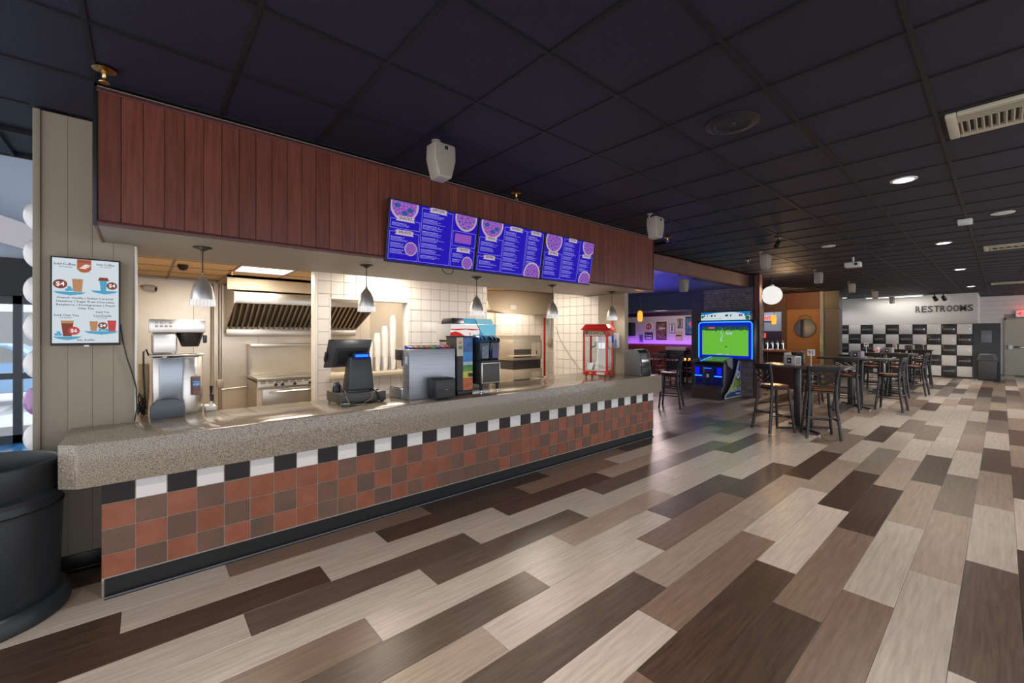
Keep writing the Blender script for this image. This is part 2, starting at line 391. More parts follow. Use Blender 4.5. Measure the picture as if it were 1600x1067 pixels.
# ================================================================ KITCHEN SHELL
def tile_wall(parent, plane, c, a0, a1, z0, z1, pitch, face, mats=M['wtile'], holes=(), az=0, name='wall_tile'):
    """square glazed tiles on a wall; plane 'y' (c=front y, faces -Y) or 'x' (c=front x, faces -X)"""
    cache = {}
    na = math.ceil((a1-a0)/pitch-.01); nz_ = math.ceil((z1-z0)/pitch-.01)
    for i in range(na):
        for j in range(nz_):
            l, r = a0+i*pitch, min(a0+(i+1)*pitch, a1); t = z1-j*pitch; b = max(z1-(j+1)*pitch, z0)
            if r-l < .02 or t-b < .02: continue
            cells = [(l, r, b, t)]
            for hx0, hx1, hz0, hz1 in holes:
                nc = []
                for (l_, r_, b_, t_) in cells:
                    if r_ <= hx0+.001 or l_ >= hx1-.001 or t_ <= hz0+.001 or b_ >= hz1-.001: nc.append((l_, r_, b_, t_)); continue
                    if l_ < hx0: nc.append((l_, hx0, b_, t_))
                    if r_ > hx1: nc.append((hx1, r_, b_, t_))
                    m0, m1 = max(l_, hx0), min(r_, hx1)
                    if b_ < hz0: nc.append((m0, m1, b_, hz0))
                    if t_ > hz1: nc.append((m0, m1, hz1, t_))
                cells = nc
            for (l_, r_, b_, t_) in cells:
                if r_-l_ < .025 or t_-b_ < .025: continue
                key = (round(r_-l_, 3), round(t_-b_, 3))
                if key not in cache:
                    g = .0022; w2, h2 = key[0]/2-g, key[1]/2-g
                    mb = MB().box(-w2, w2, -.008, 0, -h2, h2) if plane == 'y' else MB().box(-.008, 0, -w2, w2, -h2, h2)
                    cache[key] = mb.mesh(name, mats, bevel=.003, seg=1)
                ca, cz = (l_+r_)/2, (b_+t_)/2
                inst(name, cache[key], (ca, c, cz) if plane == 'y' else (c, ca, cz), parent)
kb = struct('wall_kitchen_back', MB().box(-.3, 6.5, 8.0, 8.1, 0, 2.45), M['steelp'])
for i in range(5):
    a = -.28+i*.85; b = min(a+.848, 3.3)
    if b > a: MB().box(a, b, 7.988, 8.0, .0, 2.39).build('steel_sheet', M['steelw'], kb, bevel=.002, seg=1)
kl = struct('wall_kitchen_left', MB().box(-.4, -.3, 4.3, 8.1, 0, 2.45), M['steelp'])
WX0, WX1, WZ0, WZ1 = 1.75, 2.80, 1.075, 2.035
part = struct('wall_partition', MB().box(1.575, WX0, 5.458, 5.60, 0, 2.4).box(WX1, 4.185, 5.458, 5.60, 0, 2.4).box(WX0, WX1, 5.458, 5.60, 0, WZ0).box(WX0, WX1, 5.458, 5.60, WZ1, 2.4), M['wgrout'])
part['label'] = 'white square-tiled kitchen partition with a serving window'
tile_wall(part, 'y', 5.458, 1.60, 4.18, .55, 2.395, .1565, -1, holes=[(WX0, WX1, WZ0, WZ1)])
each(MB().box(1.567, 1.60, 5.446, 5.605, 0, 2.395).box(4.178, 4.192, 5.446, 5.605, 0, 2.395), 'corner_trim', mat('white_trim', (.72,.71,.68), .4), part, bevel=.003)
wt = MB()
for (a, b, c_, d) in [(WX0-.012, WX1+.012, WZ1-.012, WZ1+.006), (WX0-.012, WX0+.004, WZ0, WZ1), (WX1-.004, WX1+.012, WZ0, WZ1)]: wt.box(a, b, 5.445, 5.61, c_, d)
each(wt, 'window_trim', mat('white_trim', (.72,.71,.68), .4), part, bevel=.002)
MB().box(WX0-.02, WX1+.01, 5.40, 5.80, WZ0-.05, WZ0+.004).build('window_sill', M['beige'], part, bevel=.004)
kr = struct('wall_wing', MB().box(5.668, 5.76, 3.85, 5.35, 0, 2.226).box(5.668, 5.76, 4.63, 5.35, 2.226, 2.42), M['taupe'])
kr['label'] = 'wing wall closing the end of the counter, taupe and white tile'
tile_wall(kr, 'x', 5.668, 4.35, 5.345, .6, 2.22, .155, -1)
tile_wall(kr, 'x', 5.668, 4.66, 5.345, 2.22, 2.375, .155, -1)
MB().box(5.655, 5.675, 5.34, 5.36, .6, 2.39).build('corner_trim', mat('white_trim', (.72,.71,.68), .4), kr)
ks = struct('wall_kitchen_right', MB().box(5.76, 6.4, 5.352, 5.40, 0, 2.45).box(6.408, 6.5, 5.352, 8.0, 0, 2.75), M['wgrout'])
tile_wall(ks, 'x', 6.408, 5.41, 7.98, .6, 2.38, .2, -1)
kc = struct('ceiling_kitchen', MB().box(-.4, 6.5, 4.62, 8.1, 2.42, 2.5), M['kgrid'])
KM = MB().box(-.295, .295, -.295, .295, 0, .012).mesh('ceiling_tile', M['kceil'], bevel=.003, seg=1)
KLIT = [(.6+.61*.5+.25, 6.23), (3.2, 6.23), (4.9, 5.0), (2.2, 5.05)]
KX = [-.35+.61*i for i in range(12)]; KY = [4.7+.61*i for i in range(6)]
kg = MB()
lit_cells = {(2,2), (8,0), (4,0), (10,4), (1,0), (5,3), (7,3)}  # right-end, back-corner and oven-side panels are added to light the kitchen
for i in range(11):
    for j in range(5):
        if (i, j) not in lit_cells: inst('ceiling_tile', KM, (KX[i]+.305, KY[j]+.305, 2.401), kc)
for x in KX: kg.box(x-.012, x+.012, 4.62, 8.0, 2.397, 2.42)
for y in KY+[KY[-1]+.61]: kg.box(-.35, 6.4, y-.012, y+.012, 2.396, 2.42)
kg.build('ceiling_grid', M['kgrid'], kc)
for q, (i, j) in enumerate(sorted(lit_cells)):
    cx, cy = KX[i]+.305, KY[j]+.305
    lbl = {(1,0):'square lit kitchen ceiling panel nearest the coffee brewer', (2,2):'square lit kitchen ceiling panel in front of the range hood', (4,0):'square lit kitchen ceiling panel before the serving window', (5,3):'square lit kitchen ceiling panel behind the tiled partition',
           (8,0):'added unseen kitchen light panel before the right end of the partition', (10,4):'added hidden kitchen light panel in the back corner behind the ovens', (7,3):'added square kitchen light panel between partition and ovens'}[(i, j)]
    r_ = root('ceiling_light_panel', (cx, cy, 2.398), lbl, 'ceiling light', 'kitchen light panels')
    MB().box(cx-.29, cx+.29, cy-.29, cy+.29, 2.404, 2.416).build('diffuser', M['panel_lit'], r_)
    fr = MB()
    for (a, b, c_, d) in [(-.3,.3,-.3,-.285),(-.3,.3,.285,.3),(-.3,-.285,-.3,.3),(.285,.3,-.3,.3)]: fr.box(cx+a, cx+b, cy+c_, cy+d, 2.398, 2.418)
    fr.build('frame', M['whitep'], r_)
    lamp('panel_light', 'AREA', (cx, cy, 2.392), 22, (1,.87,.69), .55, r_)

# ================================================================ BAR ROOM BEYOND THE COUNTER
beam = struct('trim_beam', MB().box(5.83, 11.9, 4.15, 4.34, 2.75, H), M['redtrim'])
beam['label'] = 'brown wood beam running from the soffit to the stone column'
for i in range(5):
    a = 5.83+i*1.21; MB().box(a+.002, a+1.208, 4.138, 4.15, 2.775, 3.03).build('beam_panel', mat('brown_veneer', (.13,.065,.045), .35, col2=(.19,.10,.07), nscale=5, stretch=(1,1,9), rnd=.05), beam)
MB().box(5.83, 11.9, 4.128, 4.155, 3.03, 3.048).build('top_trim', M['redwood'], beam)
MB().box(5.83, 11.9, 4.128, 4.155, 2.748, 2.776).build('bottom_trim', M['redwood'], beam)
struct('ceiling_bar', MB().box(5.83, 12.0, 4.34, 11.0, 2.75, 2.85).box(12.0, 15.6, 5.3, 11.0, 2.42, 2.85), mat('bar_ceiling', (.10,.10,.13), .45))
navy = mat('navy_paint', (.035,.04,.062), .5)
struct('wall_bar_header', MB().box(11.5, 11.75, 5.3, 11.0, 2.27, 2.75).box(11.45, 11.8, 5.25, 5.62, 0, 2.75), navy)
fw = struct('wall_bar_far', MB().box(15.5, 15.7, 5.3, 11.2, 1.18, 2.8), mat('lilac_wall', (.52,.45,.46), .6))
struct('trim_far_band', MB().box(15.44, 15.5, 5.3, 11.0, 2.28, 2.42), mat('plum_band', (.03,.012,.03), .5))
wn = struct('trim_wainscot', MB().box(15.47, 15.7, 5.3, 11.2, 0, 1.18), mat('red_wainscot', (.20,.045,.03), .4))
struct('wall_bar_side', MB().box(6.5, 15.6, 11.0, 11.2, 0, 2.85), navy)
struct('wall_bar_right', MB().box(12.0, 15.6, 5.18, 5.3, 0, 2.85), navy)
stc = struct('wall_stone_column', MB().box(11.42, 12.0, 4.02, 5.26, 0, H), mat('stone_mortar', (.045,.04,.042), .85))
stc['label'] = 'stacked grey stone column behind the arcade cabinet'
rr = random.Random(3); st = MB(); st2 = MB(); z = 0
while z < 2.74:
    hh = rr.choice([.045, .055, .07]); y = 4.02
    while y < 5.25:
        ww = min(rr.uniform(.12, .34), 5.26-y); dp = rr.uniform(.005, .04)
        (st if rr.random() < .7 else st2).box(11.42-dp, 11.425, y+.003, y+ww-.003, z+.003, min(z+hh, 2.75)-.003); y += ww
    x = 11.42
    while x < 11.98:
        ww = min(rr.uniform(.12, .3), 12.0-x); dp = rr.uniform(.005, .03)
        (st if rr.random() < .7 else st2).box(x+.003, x+ww-.003, 4.02-dp, 4.025, z+.003, min(z+hh, 2.75)-.003); x += ww
    z += hh
st.build('stone_veneer', mat('grey_stone', (.13,.115,.11), .7, col2=(.20,.175,.16), nscale=9, bump=.4), stc, bevel=.004, seg=1)['kind'] = 'stuff'
st2.build('stone_veneer', mat('pale_stone', (.23,.205,.185), .7, col2=(.14,.125,.12), nscale=9, bump=.4), stc, bevel=.004, seg=1)['kind'] = 'stuff'
po = struct('trim_post', MB().box(11.38, 11.56, 3.885, 3.985, 0, 3.04), mat('brown_veneer', (0,0,0)))
MB().box(11.372, 11.38, 3.875, 3.90, 0, 3.04).build('edge_strip', M['redwood'], po); MB().box(11.372, 11.38, 3.97, 3.995, 0, 3.04).build('edge_strip', M['redwood'], po)
# rooms past the column: orange wall, taupe pier, opening to the bar
brown = mat('brown_header', (.12,.066,.05), .5)
orange = mat('orange_paint', (.36,.165,.06), .55)
struct('wall_orange', MB().box(17.8, 18.0, 4.12, 5.15, 0, 2.47), orange)
struct('wall_orange_fascia', MB().box(17.75, 18.0, 4.12, 5.15, 2.47, H), mat('rust_paint', (.15,.045,.022), .5))
struct('trim_1', MB().box(17.7, 18.0, 4.03, 4.12, 0, H), mat('grey_corner', (.30,.29,.28), .5))
struct('baseboard_orange', MB().box(17.77, 17.8, 4.12, 5.15, 0, .11), M['rubber'])
struct('wall_pier', MB().box(17.8, 18.2, 3.60, 4.03, 0, 2.45), mat('dark_taupe', (.115,.098,.08), .5))
struct('wall_pier_top', MB().box(17.75, 18.2, 3.60, 4.03, 2.45, H), mat('dark_brown_wood', (.011,.008,.008), .4))
struct('wall_bar_opening', MB().box(17.7, 17.9, 5.15, 7.2, 2.40, H).box(17.7, 17.9, 5.15, 5.3, 0, 2.4), brown)
struct('wall_beyond_bar', MB().box(20.0, 20.2, 4.3, 9, 1.7, H), mat('pale_blue_wall', (.45,.48,.58), .6))
struct('wall_beyond_bar_lower', MB().box(19.95, 20.2, 4.3, 9, 0, 1.7), mat('plum_wall', (.05,.035,.07), .5))
struct('ceiling_bar_rear', MB().box(12.0, 22.2, 5.32, 9.0, H, H+.1), M['ctile'])
struct('wall_bar_rear_side', MB().box(15.7, 20.2, 8.9, 9.0, 0, H), navy)

# ================================================================ FAR END: lockers wall, door wall
struct('wall_far_lockers', MB().box(22.35, 22.55, .66, 4.9, 0, H).box(22.35, 25.2, .55, .66, 0, H), M['white_wall'])
dw = struct('wall_far_door', MB().box(25.02, 25.2, -4.0, .55, 0, H), mat('shiplap_shadow', (.30,.29,.27), .7))
for i in range(17):
    z = .02+i*.178; MB().box(25.0, 25.02, -.06 if z < 2.17 else -4.0, .55, z+.002, min(z+.176, H-.005)).build('shiplap_board', mat('pale_shiplap', (.60,.59,.55), .5, rnd=.03), dw, bevel=.002, seg=1)
for z in [.0]: MB().box(25.0, 25.02, -4.0, -1.16, 0, 2.18).build('shiplap_board', mat('pale_shiplap', (0,0,0)), dw)
dr = struct('door_1', MB().box(24.97, 25.01, -1.1, -.12, .01, 2.12), mat('sage_door', (.40,.385,.30), .45))
dr['label'] = 'sage grey exit door with a push bar'
MB().box(24.95, 25.02, -.12, -.06, 0, 2.18).box(24.95, 25.02, -1.16, -1.1, 0, 2.18).box(24.95, 25.02, -1.16, -.06, 2.12, 2.18).build('door_frame', mat('sage_frame', (.36,.345,.28), .4), dr, bevel=.004)
MB().box(24.90, 24.97, -.27, -.17, 1.0, 1.16).build('latch_box', M['whitep'], dr, bevel=.008)
MB().box(24.90, 24.93, -1.0, -.27, 1.05, 1.11).build('push_bar', M['chrome'], dr, bevel=.006)
MB().box(24.93, 24.96, -1.0, -.6, 1.05, 1.11).build('push_bar_label', M['redlit'], dr)

# ================================================================ ENTRY beyond the left wall
ent = struct('wall_entry', MB().box(-4.5, -.45, 9.4, 9.6, 2.66, 4.6).box(-.42, -.402, 4.31, 9.6, 0, 4.6), mat('blue_grey_wall', (.46,.52,.60), .6))
struct('trim_entry_header', MB().box(-4.5, -.5, 9.3, 9.42, 2.14, 2.68), mat('header_black', (.004,.004,.005), .5))
fr = MB()
for x in (-3.5, -2.4, -1.385, -.62): fr.box(x-.045, x+.045, 9.38, 9.46, 0, 2.14)
fr.box(-4.5, -.5, 9.38, 9.46, 2.02, 2.14).box(-4.5, -.5, 9.38, 9.46, 0, .12).box(-4.5, -.5, 9.385, 9.455, .93, 1.02)
sd = struct('door_2', fr, mat('dark_door_frame', (.035,.04,.045), .35))
sd['label'] = 'dark-framed glass entrance doors'
for a, b in ((-4.45, -3.55), (-3.45, -2.45), (-2.35, -1.43), (-1.34, -.66)):
    for z0, z1 in ((.12, .93), (1.02, 2.02)): MB().box(a, b, 9.415, 9.425, z0, z1).build('pane', M['glass'], sd)
wf = MB().box(-4.6, -4.5, 5.4, 9.6, 0, .15).box(-4.6, -4.5, 5.4, 9.6, 4.45, 4.6)  # unseen glass storefront added so daylight reaches the entry
for y in (5.45, 6.8, 8.15, 9.5): wf.box(-4.6, -4.5, y-.05, y+.05, 0, 4.6)
w1 = struct('window_added', wf, mat('dark_door_frame', (0,0,0)))
for a, b in ((5.5,6.75),(6.85,8.1),(8.2,9.45)): MB().box(-4.555, -4.545, a, b, .15, 4.45).build('pane', M['glass'], w1)
# ================================================================ SERVICE COUNTER
ct = root('service_counter', (2.9, 3.8, 0), 'long counter front of terracotta tiles with a black and white checker row', 'counter')
MB().box(-.19, 5.64, 3.545, 4.08, .0, .699).box(5.64, 5.97, 3.545, 3.845, .0, .699).build('carcass', M['taupe_d'], ct)
MB().box(-.19, 5.968, 3.541, 3.546, .10, .699).build('grout_bed', M['grout'], ct)
TX0, TP, ZB = -.192, .154, .5616
def tm(m, h): return MB().box(-TP/2+.0025, TP/2-.0025, -.007, 0, 0, h).mesh('counter_tile', m, bevel=.0015, seg=1)
hs = TP-.0045
TMS = {'b': tm(M['black_gl'], .134), 'w': tm(M['white_gl'], .134), 'r': tm(M['terra'], hs), 'n': tm(M['terrab'], hs), 'r3': tm(M['terra'], .131), 'n3': tm(M['terrab'], .131)}
rr = random.Random(11)
for j in range(40):
    cx = TX0+TP*(j+.5)
    inst('counter_tile', TMS['b' if j % 2 == 0 else 'w'], (cx, 3.542, ZB+.0025), ct)
    for r_ in range(1, 4):
        red = (j+r_) % 2 == 1
        if rr.random() < .08: red = not red
        k = ('r' if red else 'n')+('3' if r_ == 3 else '')
        z = ZB-TP*r_+.0025
        if r_ == 3: z += hs-.131
        inst('counter_tile', TMS[k], (cx, 3.542, z), ct)
em_ = MB()
for r_, red in ((0, None), (1, 0), (2, 1), (3, 0)):
    z1 = ZB+.134+.002 if r_ == 0 else ZB-TP*(r_-1)-.002
    z0 = ZB+.0025 if r_ == 0 else max(ZB-TP*r_+.0025, .122)
    for q in range(2): MB().box(5.97, 5.977, 3.56+q*.154, 3.71+q*.154, z0, z1).build('counter_tile', M['black_gl' if r_ == 0 and q % 2 else 'white_gl' if r_ == 0 else 'terra' if (q+red) % 2 else 'terrab'], ct)
MB().prism([(3.532,.006),(3.532,.112),(3.544,.112),(3.544,0),(3.505,0),(3.505,.006)], 'x', -.178, 5.93).build('cove_base', M['rubber'], ct)
MB().cyl((-.178,3.511,.009), (5.93,3.511,.009), .0065, n=8).build('cove_base_toe', mat('grey_rubber_edge', (.09,.10,.115), .3), ct)
slab = MB().prism([(-.37,4.085),(-.37,3.526),(-.285,3.452),(6.05,3.44),(6.05,3.838),(5.655,3.838),(5.655,4.54),(4.25,4.5),(4.25,4.275),(.44,4.275),(.44,4.5),(-.03,4.5),(-.03,4.085)], 'z', .7, .955)
tag(slab.build('countertop', M['granite'], None, bevel=.006, seg=2), 'thick speckled tan granite worktop along the whole serving counter', 'countertop')
tag(MB().box(4.26, 5.65, 4.16, 4.49, 0, .699).build('counter_cabinet', M['taupe_d']), 'plain taupe base cabinet under the worktop behind the popcorn machine', 'cabinet')
tag(MB().box(.0, .43, 4.31, 4.49, 0, .699).build('counter_cabinet', M['taupe_d']), 'plain taupe base cabinet under the worktop behind the tea brewer', 'cabinet')

# ================================================================ SCREENS
def menu_board(x0, x1, label, spec):
    b0 = Vector((x0, 3.425, 2.203)); up = Vector((0, 3.335-3.425, 2.725-2.203)); Hh = up.length; W_ = x1-x0
    r_ = root('menu_screen', (x0+W_/2, 3.425, 2.20), label, 'menu screen', 'menu screens on the soffit')
    pl = Plane(b0, (1,0,0), up)
    mb = MB(); pl.rect(mb, .002, W_-.002, 0, Hh, 0, .035); mb.build('housing', M['blackp'], r_, bevel=.003)
    mb = MB(); pl.rect(mb, .012, W_-.012, .016, Hh-.012, .002); disp = mb.build('display', em('menu_blue', (.022,.010,.50), .85), r_)
    mb = MB(); mb.box(x0+W_/2-.1, x0+W_/2+.1, 3.385, 3.447, 2.45, 2.62); mb.build('wall_bracket', M['darkm'], r_)
    line, pic = MB(), MB()
    mban, mdark, mrim, mfood, mgar = em('menu_banner', (.62,.50,.62), .8), em('menu_letter_dark', (.02,.012,.10), .5), em('menu_dish_rim', (.58,.44,.55), .8), em('menu_dish_food', (.32,.10,.55), .8), em('menu_dish_garnish', (.03,.10,.34), .85)
    mgar2 = em('menu_dish_garnish_pale', (.50,.24,.70), .85)
    def frame_(a0, a1, c0, c1):
        t = .0028
        for q in ((a0,a1,c0,c0+t),(a0,a1,c1-t,c1),(a0,a0+t,c0,c1),(a1-t,a1,c0,c1)): pl.rect(line, *q, .003)
    rg = random.Random(int(x0*100))
    def lines(a0, a1, c0, c1, head=True):
        y = c1-.012; i = 0
        while y > c0+.008:
            hd = i % 4 == 0
            wd = (a1-a0)*(rg.uniform(.45,.65) if hd else rg.uniform(.55,.95)); x = a0
            hgt = .0062 if hd else .0034
            while x < a0+wd-.006:
                ww = rg.uniform(.008,.02); pl.rect(line, x, min(x+ww, a0+wd), y-hgt, y, .0035); x += ww+.003
            if hd: pl.rect(line, a0+wd+.008, a0+wd+.02, y-hgt, y, .0035)
            y -= .0125 if hd else .0095; i += 1
            if i % 4 == 0: y -= .012
    def banner(t, a, c_, wd, hgt=.036):
        ban, dark = MB(), MB()
        pl.poly(ban, [(a-wd/2-.018, c_-hgt*.72),(a+wd/2+.018, c_-hgt*.72),(a+wd/2+.006, c_-hgt*.2),(a+wd/2+.018, c_+hgt*.32),(a-wd/2-.018, c_+hgt*.32),(a-wd/2-.006, c_-hgt*.2)], .0042)
        pl.rect(ban, a-wd/2, a+wd/2, c_-hgt/2, c_+hgt/2, .0048)
        pl.text(dark, t, a, c_, hgt*.88, .0055, fit=wd*.84)
        ban.build('banner', mban, disp, smooth=0); dark.build('banner_lettering', mdark, disp, smooth=0)
    def dish(a, c_, r, kind=0):
        rimm, food, pic2, pic3 = MB(), MB(), MB(), MB()
        n = 26; pts = [(min(max(a+r*math.cos(2*PI*i/n), .014), W_-.014), min(max(c_+r*math.sin(2*PI*i/n), .018), Hh-.014)) for i in range(n)]
        pl.poly(rimm, pts, .0034)
        pts = [(min(max(a+.86*r*math.cos(2*PI*i/n), .015), W_-.015), min(max(c_+.86*r*math.sin(2*PI*i/n), .019), Hh-.015)) for i in range(n)]
        pl.poly(food, pts, .0038)
        for i in range(7 if kind == 0 else 16):
            an = i*2.4; q = .5*r if kind == 0 else .78*r*math.sqrt((i+.5)/16); e = r*(.22 if kind == 0 else .1)
            ca, cb = a+q*math.cos(an), c_+q*math.sin(an)
            if .02 < ca-e and ca+e < W_-.016 and cb+e < Hh-.016 and cb-e > .02: pl.disc(pic2, ca, cb, e, .0044, ry=e*.7, n=10)
        for i in range(40):
            an = i*2.4+.5; q = .82*r*math.sqrt((i+.5)/40); e = r*.05; ca, cb = a+q*math.cos(an), c_+q*math.sin(an)
            if .02 < ca-e and ca+e < W_-.016 and cb+e < Hh-.016 and cb-e > .02: pl.disc(pic3, ca, cb, e, .0041, n=6)
        rimm.build('dish_picture', mrim, disp, smooth=0); food.build('dish_food', mfood, disp, smooth=0)
        if pic2.v: stuff(pic2.build('dish_garnish', mgar, disp, smooth=0))
        if pic3.v: stuff(pic3.build('dish_topping', mgar2, disp, smooth=0))
    spec(W_, Hh, frame_, lines, banner, dish, pl, None, pic)
    stuff(line.build('printed_lines', em('menu_white_print', (.42,.40,.95), .8), disp, smooth=0))
    if pic.v: pic.build('dish_photo', mfood, disp, smooth=0)
    return r_
def sp1(W_, Hh, fr, ln, ba, di, pl, rm, pc):
    a, b = W_*.335, W_*.68
    di(W_*.15, Hh*.93, .135); fr(.02, a-.012, Hh*.55, Hh*.70); ba('SNACKS', W_*.17, Hh*.72, .14); ln(.035, a-.05, Hh*.57, Hh*.66)
    fr(.02, a-.012, .03, Hh*.5); ba('SALADS', W_*.17, Hh*.5, .14); ln(.035, a-.09, .06, Hh*.44); di(W_*.245, Hh*.25, .06, 1)
    fr(a, b, .03, Hh*.95); ba('APPETIZERS', W_*.51, Hh*.95, .15); ln(a+.015, b-.04, .06, Hh*.90)
    di(W_*.84, Hh*.93, .125, 1); fr(b+.012, W_-.02, Hh*.42, Hh*.68); pl.rect(pc, b+.04, W_-.07, Hh*.48, Hh*.64, .0036); ba('TACOS', W_*.84, Hh*.37, .13); fr(b+.012, W_-.02, .03, Hh*.37); ln(b+.03, W_-.12, .06, Hh*.31); di(W_*.90, Hh*.14, .062, 1)
def sp2(W_, Hh, fr, ln, ba, di, pl, rm, pc):
    a, b = W_*.36, W_*.70
    di(W_*.18, Hh*.92, .14); ba('WINGS', W_*.18, Hh*.66, .12); fr(.02, a-.012, Hh*.36, Hh*.66); ln(.04, a-.04, Hh*.38, Hh*.60)
    ba('SIDES', W_*.18, Hh*.31, .12); fr(.02, a-.012, .03, Hh*.31); ln(.04, a-.04, .05, Hh*.25)
    fr(a, b, .03, Hh*.93); ba('HANDHELDS', W_*.53, Hh*.93, .15); ln(a+.015, b-.05, .05, Hh*.87)
    ba('BURGERS', W_*.85, Hh*.93, .13); fr(b+.012, W_-.02, Hh*.26, Hh*.93); ln(b+.03, W_-.06, Hh*.28, Hh*.87); di(W_*.85, Hh*.10, .125, 1)
def sp3(W_, Hh, fr, ln, ba, di, pl, rm, pc):
    a, b = W_*.36, W_*.69
    di(W_*.17, Hh*.86, .135, 1); ba('KIDS MEALS', W_*.18, Hh*.60, .14); fr(.02, a-.012, .03, Hh*.60); ln(.04, a-.04, .05, Hh*.52)
    ba('PIZZA', W_*.53, Hh*.95, .12); fr(a, b, .03, Hh*.95); ln(a+.015, b-.04, .05, Hh*.89)
    di(W_*.88, Hh*.90, .12, 1); ba('DESSERTS', W_*.85, Hh*.66, .13); fr(b+.012, W_-.02, Hh*.24, Hh*.66); ln(b+.03, W_-.05, Hh*.27, Hh*.58); di(W_*.87, Hh*.10, .115, 1)
menu_board(1.545, 2.470, 'tilted blue menu screen with SNACKS, SALADS and TACOS banners', sp1)
menu_board(2.478, 3.385, 'tilted blue menu screen with WINGS, SIDES and BURGERS banners', sp2)
menu_board(3.393, 4.268, 'tilted blue menu screen nearest the popcorn machine', sp3)
tag(MB().tube([(2.12,3.46,2.222),(2.14,3.47,2.19),(2.2,3.5,2.165),(2.27,3.52,2.17),(2.30,3.54,2.2),(2.31,3.55,2.226)], .004, 6).build('screen_cable', M['rubber']), 'thin black cable dangling under the first menu screen', 'cable')

# portrait drinks screen on the taupe wall
r_ = root('drinks_screen', (-.29, 4.09, 1.51), 'portrait screen of iced coffee and tea drinks on the taupe wall', 'screen')
SW, SHh = .335, .585
pl = Plane((-.457, 4.035, 1.512), (1,0,0), (0,.004,1))
mb = MB(); pl.rect(mb, 0, SW, 0, SHh, 0, .04); mb.build('housing', M['blackp'], r_, bevel=.003)
MB().box(-.36, -.22, 4.07, 4.094, 1.7, 1.9).build('wall_bracket', M['darkm'], r_)
mb = MB(); pl.rect(mb, .009, SW-.009, .017, SHh-.009, .001); dsp = mb.build('display', em('screen_white', (.66,.74,.80), .92), r_)
mb = MB(); pl.rect(mb, SW/2-.012, SW/2+.012, -.008, .003, .001, .003); mb.build('logo_tab', M['whitep'], r_)
brn, drk, blu, wht, tan_, redm, orr = MB(), MB(), MB(), MB(), MB(), MB(), MB()
def shelf(a0, a1, b): pl.poly(blu, [(a0,b),(a1,b),(a1-.02,b-.014),((a0+a1)/2,b-.024),(a0+.02,b-.014)], .002)
def cup(m, a, b, wt_, wb, h): pl.poly(m, [(a-wb/2,b),(a+wb/2,b),(a+wt_/2,b+h),(a-wt_/2,b+h)], .0024)
pl.poly(orr, [(.122,SHh-.01),(.19,SHh-.01),(.19,SHh-.075),(.175,SHh-.093),(.156,SHh-.098),(.137,SHh-.093),(.122,SHh-.075)], .002)
for a_, b_ in ((.135,SHh-.066),(.146,SHh-.056),(.155,SHh-.046)): pl.poly(wht, [(a_-.006,b_-.004),(a_+.03,b_-.006),(a_+.034,b_-.001),(a_+.01,b_+.004)], .003)
for i_ in range(7): pl.rect(drk, .130+i_*.0078, .135+i_*.0078, SHh-.028, SHh-.022, .003)
T = lambda s_, a, b, z, fit=None: pl.text(drk, s_, a, b, z, .003, fit=fit)
T('Iced Coffee', .066, SHh-.048, .021, .098); T('24 ounces', .07, SHh-.066, .011, .06); T('Hot Coffee', .26, SHh-.036, .02, .088); T('16 ounces', .26, SHh-.052, .01, .055)
cup(tan_, .125, .358, .052, .04, .085); shelf(.012, .165, .356); pl.disc(brn, .045, .40+.005, .033, .0026, ry=.03); pl.text(wht, '$4', .045, .405, .04, .0034)
for a_, b_ in ((.068,.36),(.085,.362),(.078,.376)): pl.rect(blu, a_, a_+.018, b_, b_+.016, .0026)
pl.poly(blu, [(.236,.372),(.262,.372),(.268,.44),(.23,.44)], .0024); pl.poly(brn, [(.222,.44),(.278,.44),(.27,.462),(.23,.462)], .0026); shelf(.185, .325, .372); pl.disc(brn, .292, .408, .027, .0028, ry=.026); pl.text(wht, '$4', .292, .408, .033, .0034)
T('French Vanilla | Salted Caramel', .165, .316, .018, .265); T('Hazelnut | Sugar Free Chocolate', .165, .293, .018, .275); T('Raspberry | Pomegranate | Peach', .167, .27, .018, .28); T('Chai Tea', .165, .248, .018, .075)
T('Iced Chai Tea', .074, .20, .019, .112); T('32 ounces', .072, .184, .01, .055); cup(brn, .078, .062, .056, .04, .085); cup(tan_, .078, .147, .06, .056, .018); shelf(.012, .145, .06); pl.disc(redm, .108, .098, .028, .003, ry=.027); pl.text(wht, '$6', .108, .098, .032, .0036)
for a_, b_ in ((.02,.066),(.037,.066),(.03,.08)): pl.rect(blu, a_, a_+.016, b_, b_+.014, .0026)
T('Iced Tea', .245, .226, .017, .066); T('or', .245, .212, .011); T('Lemonade', .245, .2, .017, .088); T('21 ounces', .245, .186, .009, .05)
cup(tan_, .202, .098, .042, .03, .065); cup(redm, .292, .095, .045, .034, .075); shelf(.155, .325, .096); pl.disc(brn, .246, .134, .024, .003, ry=.023); pl.text(wht, '$4', .246, .134, .03, .0036)
for a_, b_ in ((.225,.098),(.243,.1),(.26,.098)): pl.rect(blu, a_, a_+.016, b_, b_+.014, .0028)
T('No Refills', .165, .036, .017, .08)
for nm_, mb_, m_ in (('price_badge', brn, em('print_brown', (.24,.07,.05), .9)), ('printed_text', drk, em('print_navy', (.035,.045,.10), .9)), ('ice_and_shelf', blu, em('print_blue', (.10,.38,.58), .9)), ('white_print', wht, em('print_white', (.9,.9,.9), .95)),
                     ('cup_picture', tan_, em('print_tan', (.50,.27,.14), .9)), ('red_print', redm, em('print_red', (.55,.08,.08), .9)), ('logo_badge', orr, em('print_rust', (.46,.13,.06), .9))):
    if nm_ == 'printed_text' or nm_ == 'white_print': stuff(mb_.build(nm_, m_, dsp, smooth=0))
    else: each(mb_, nm_, m_, dsp, smooth=0)
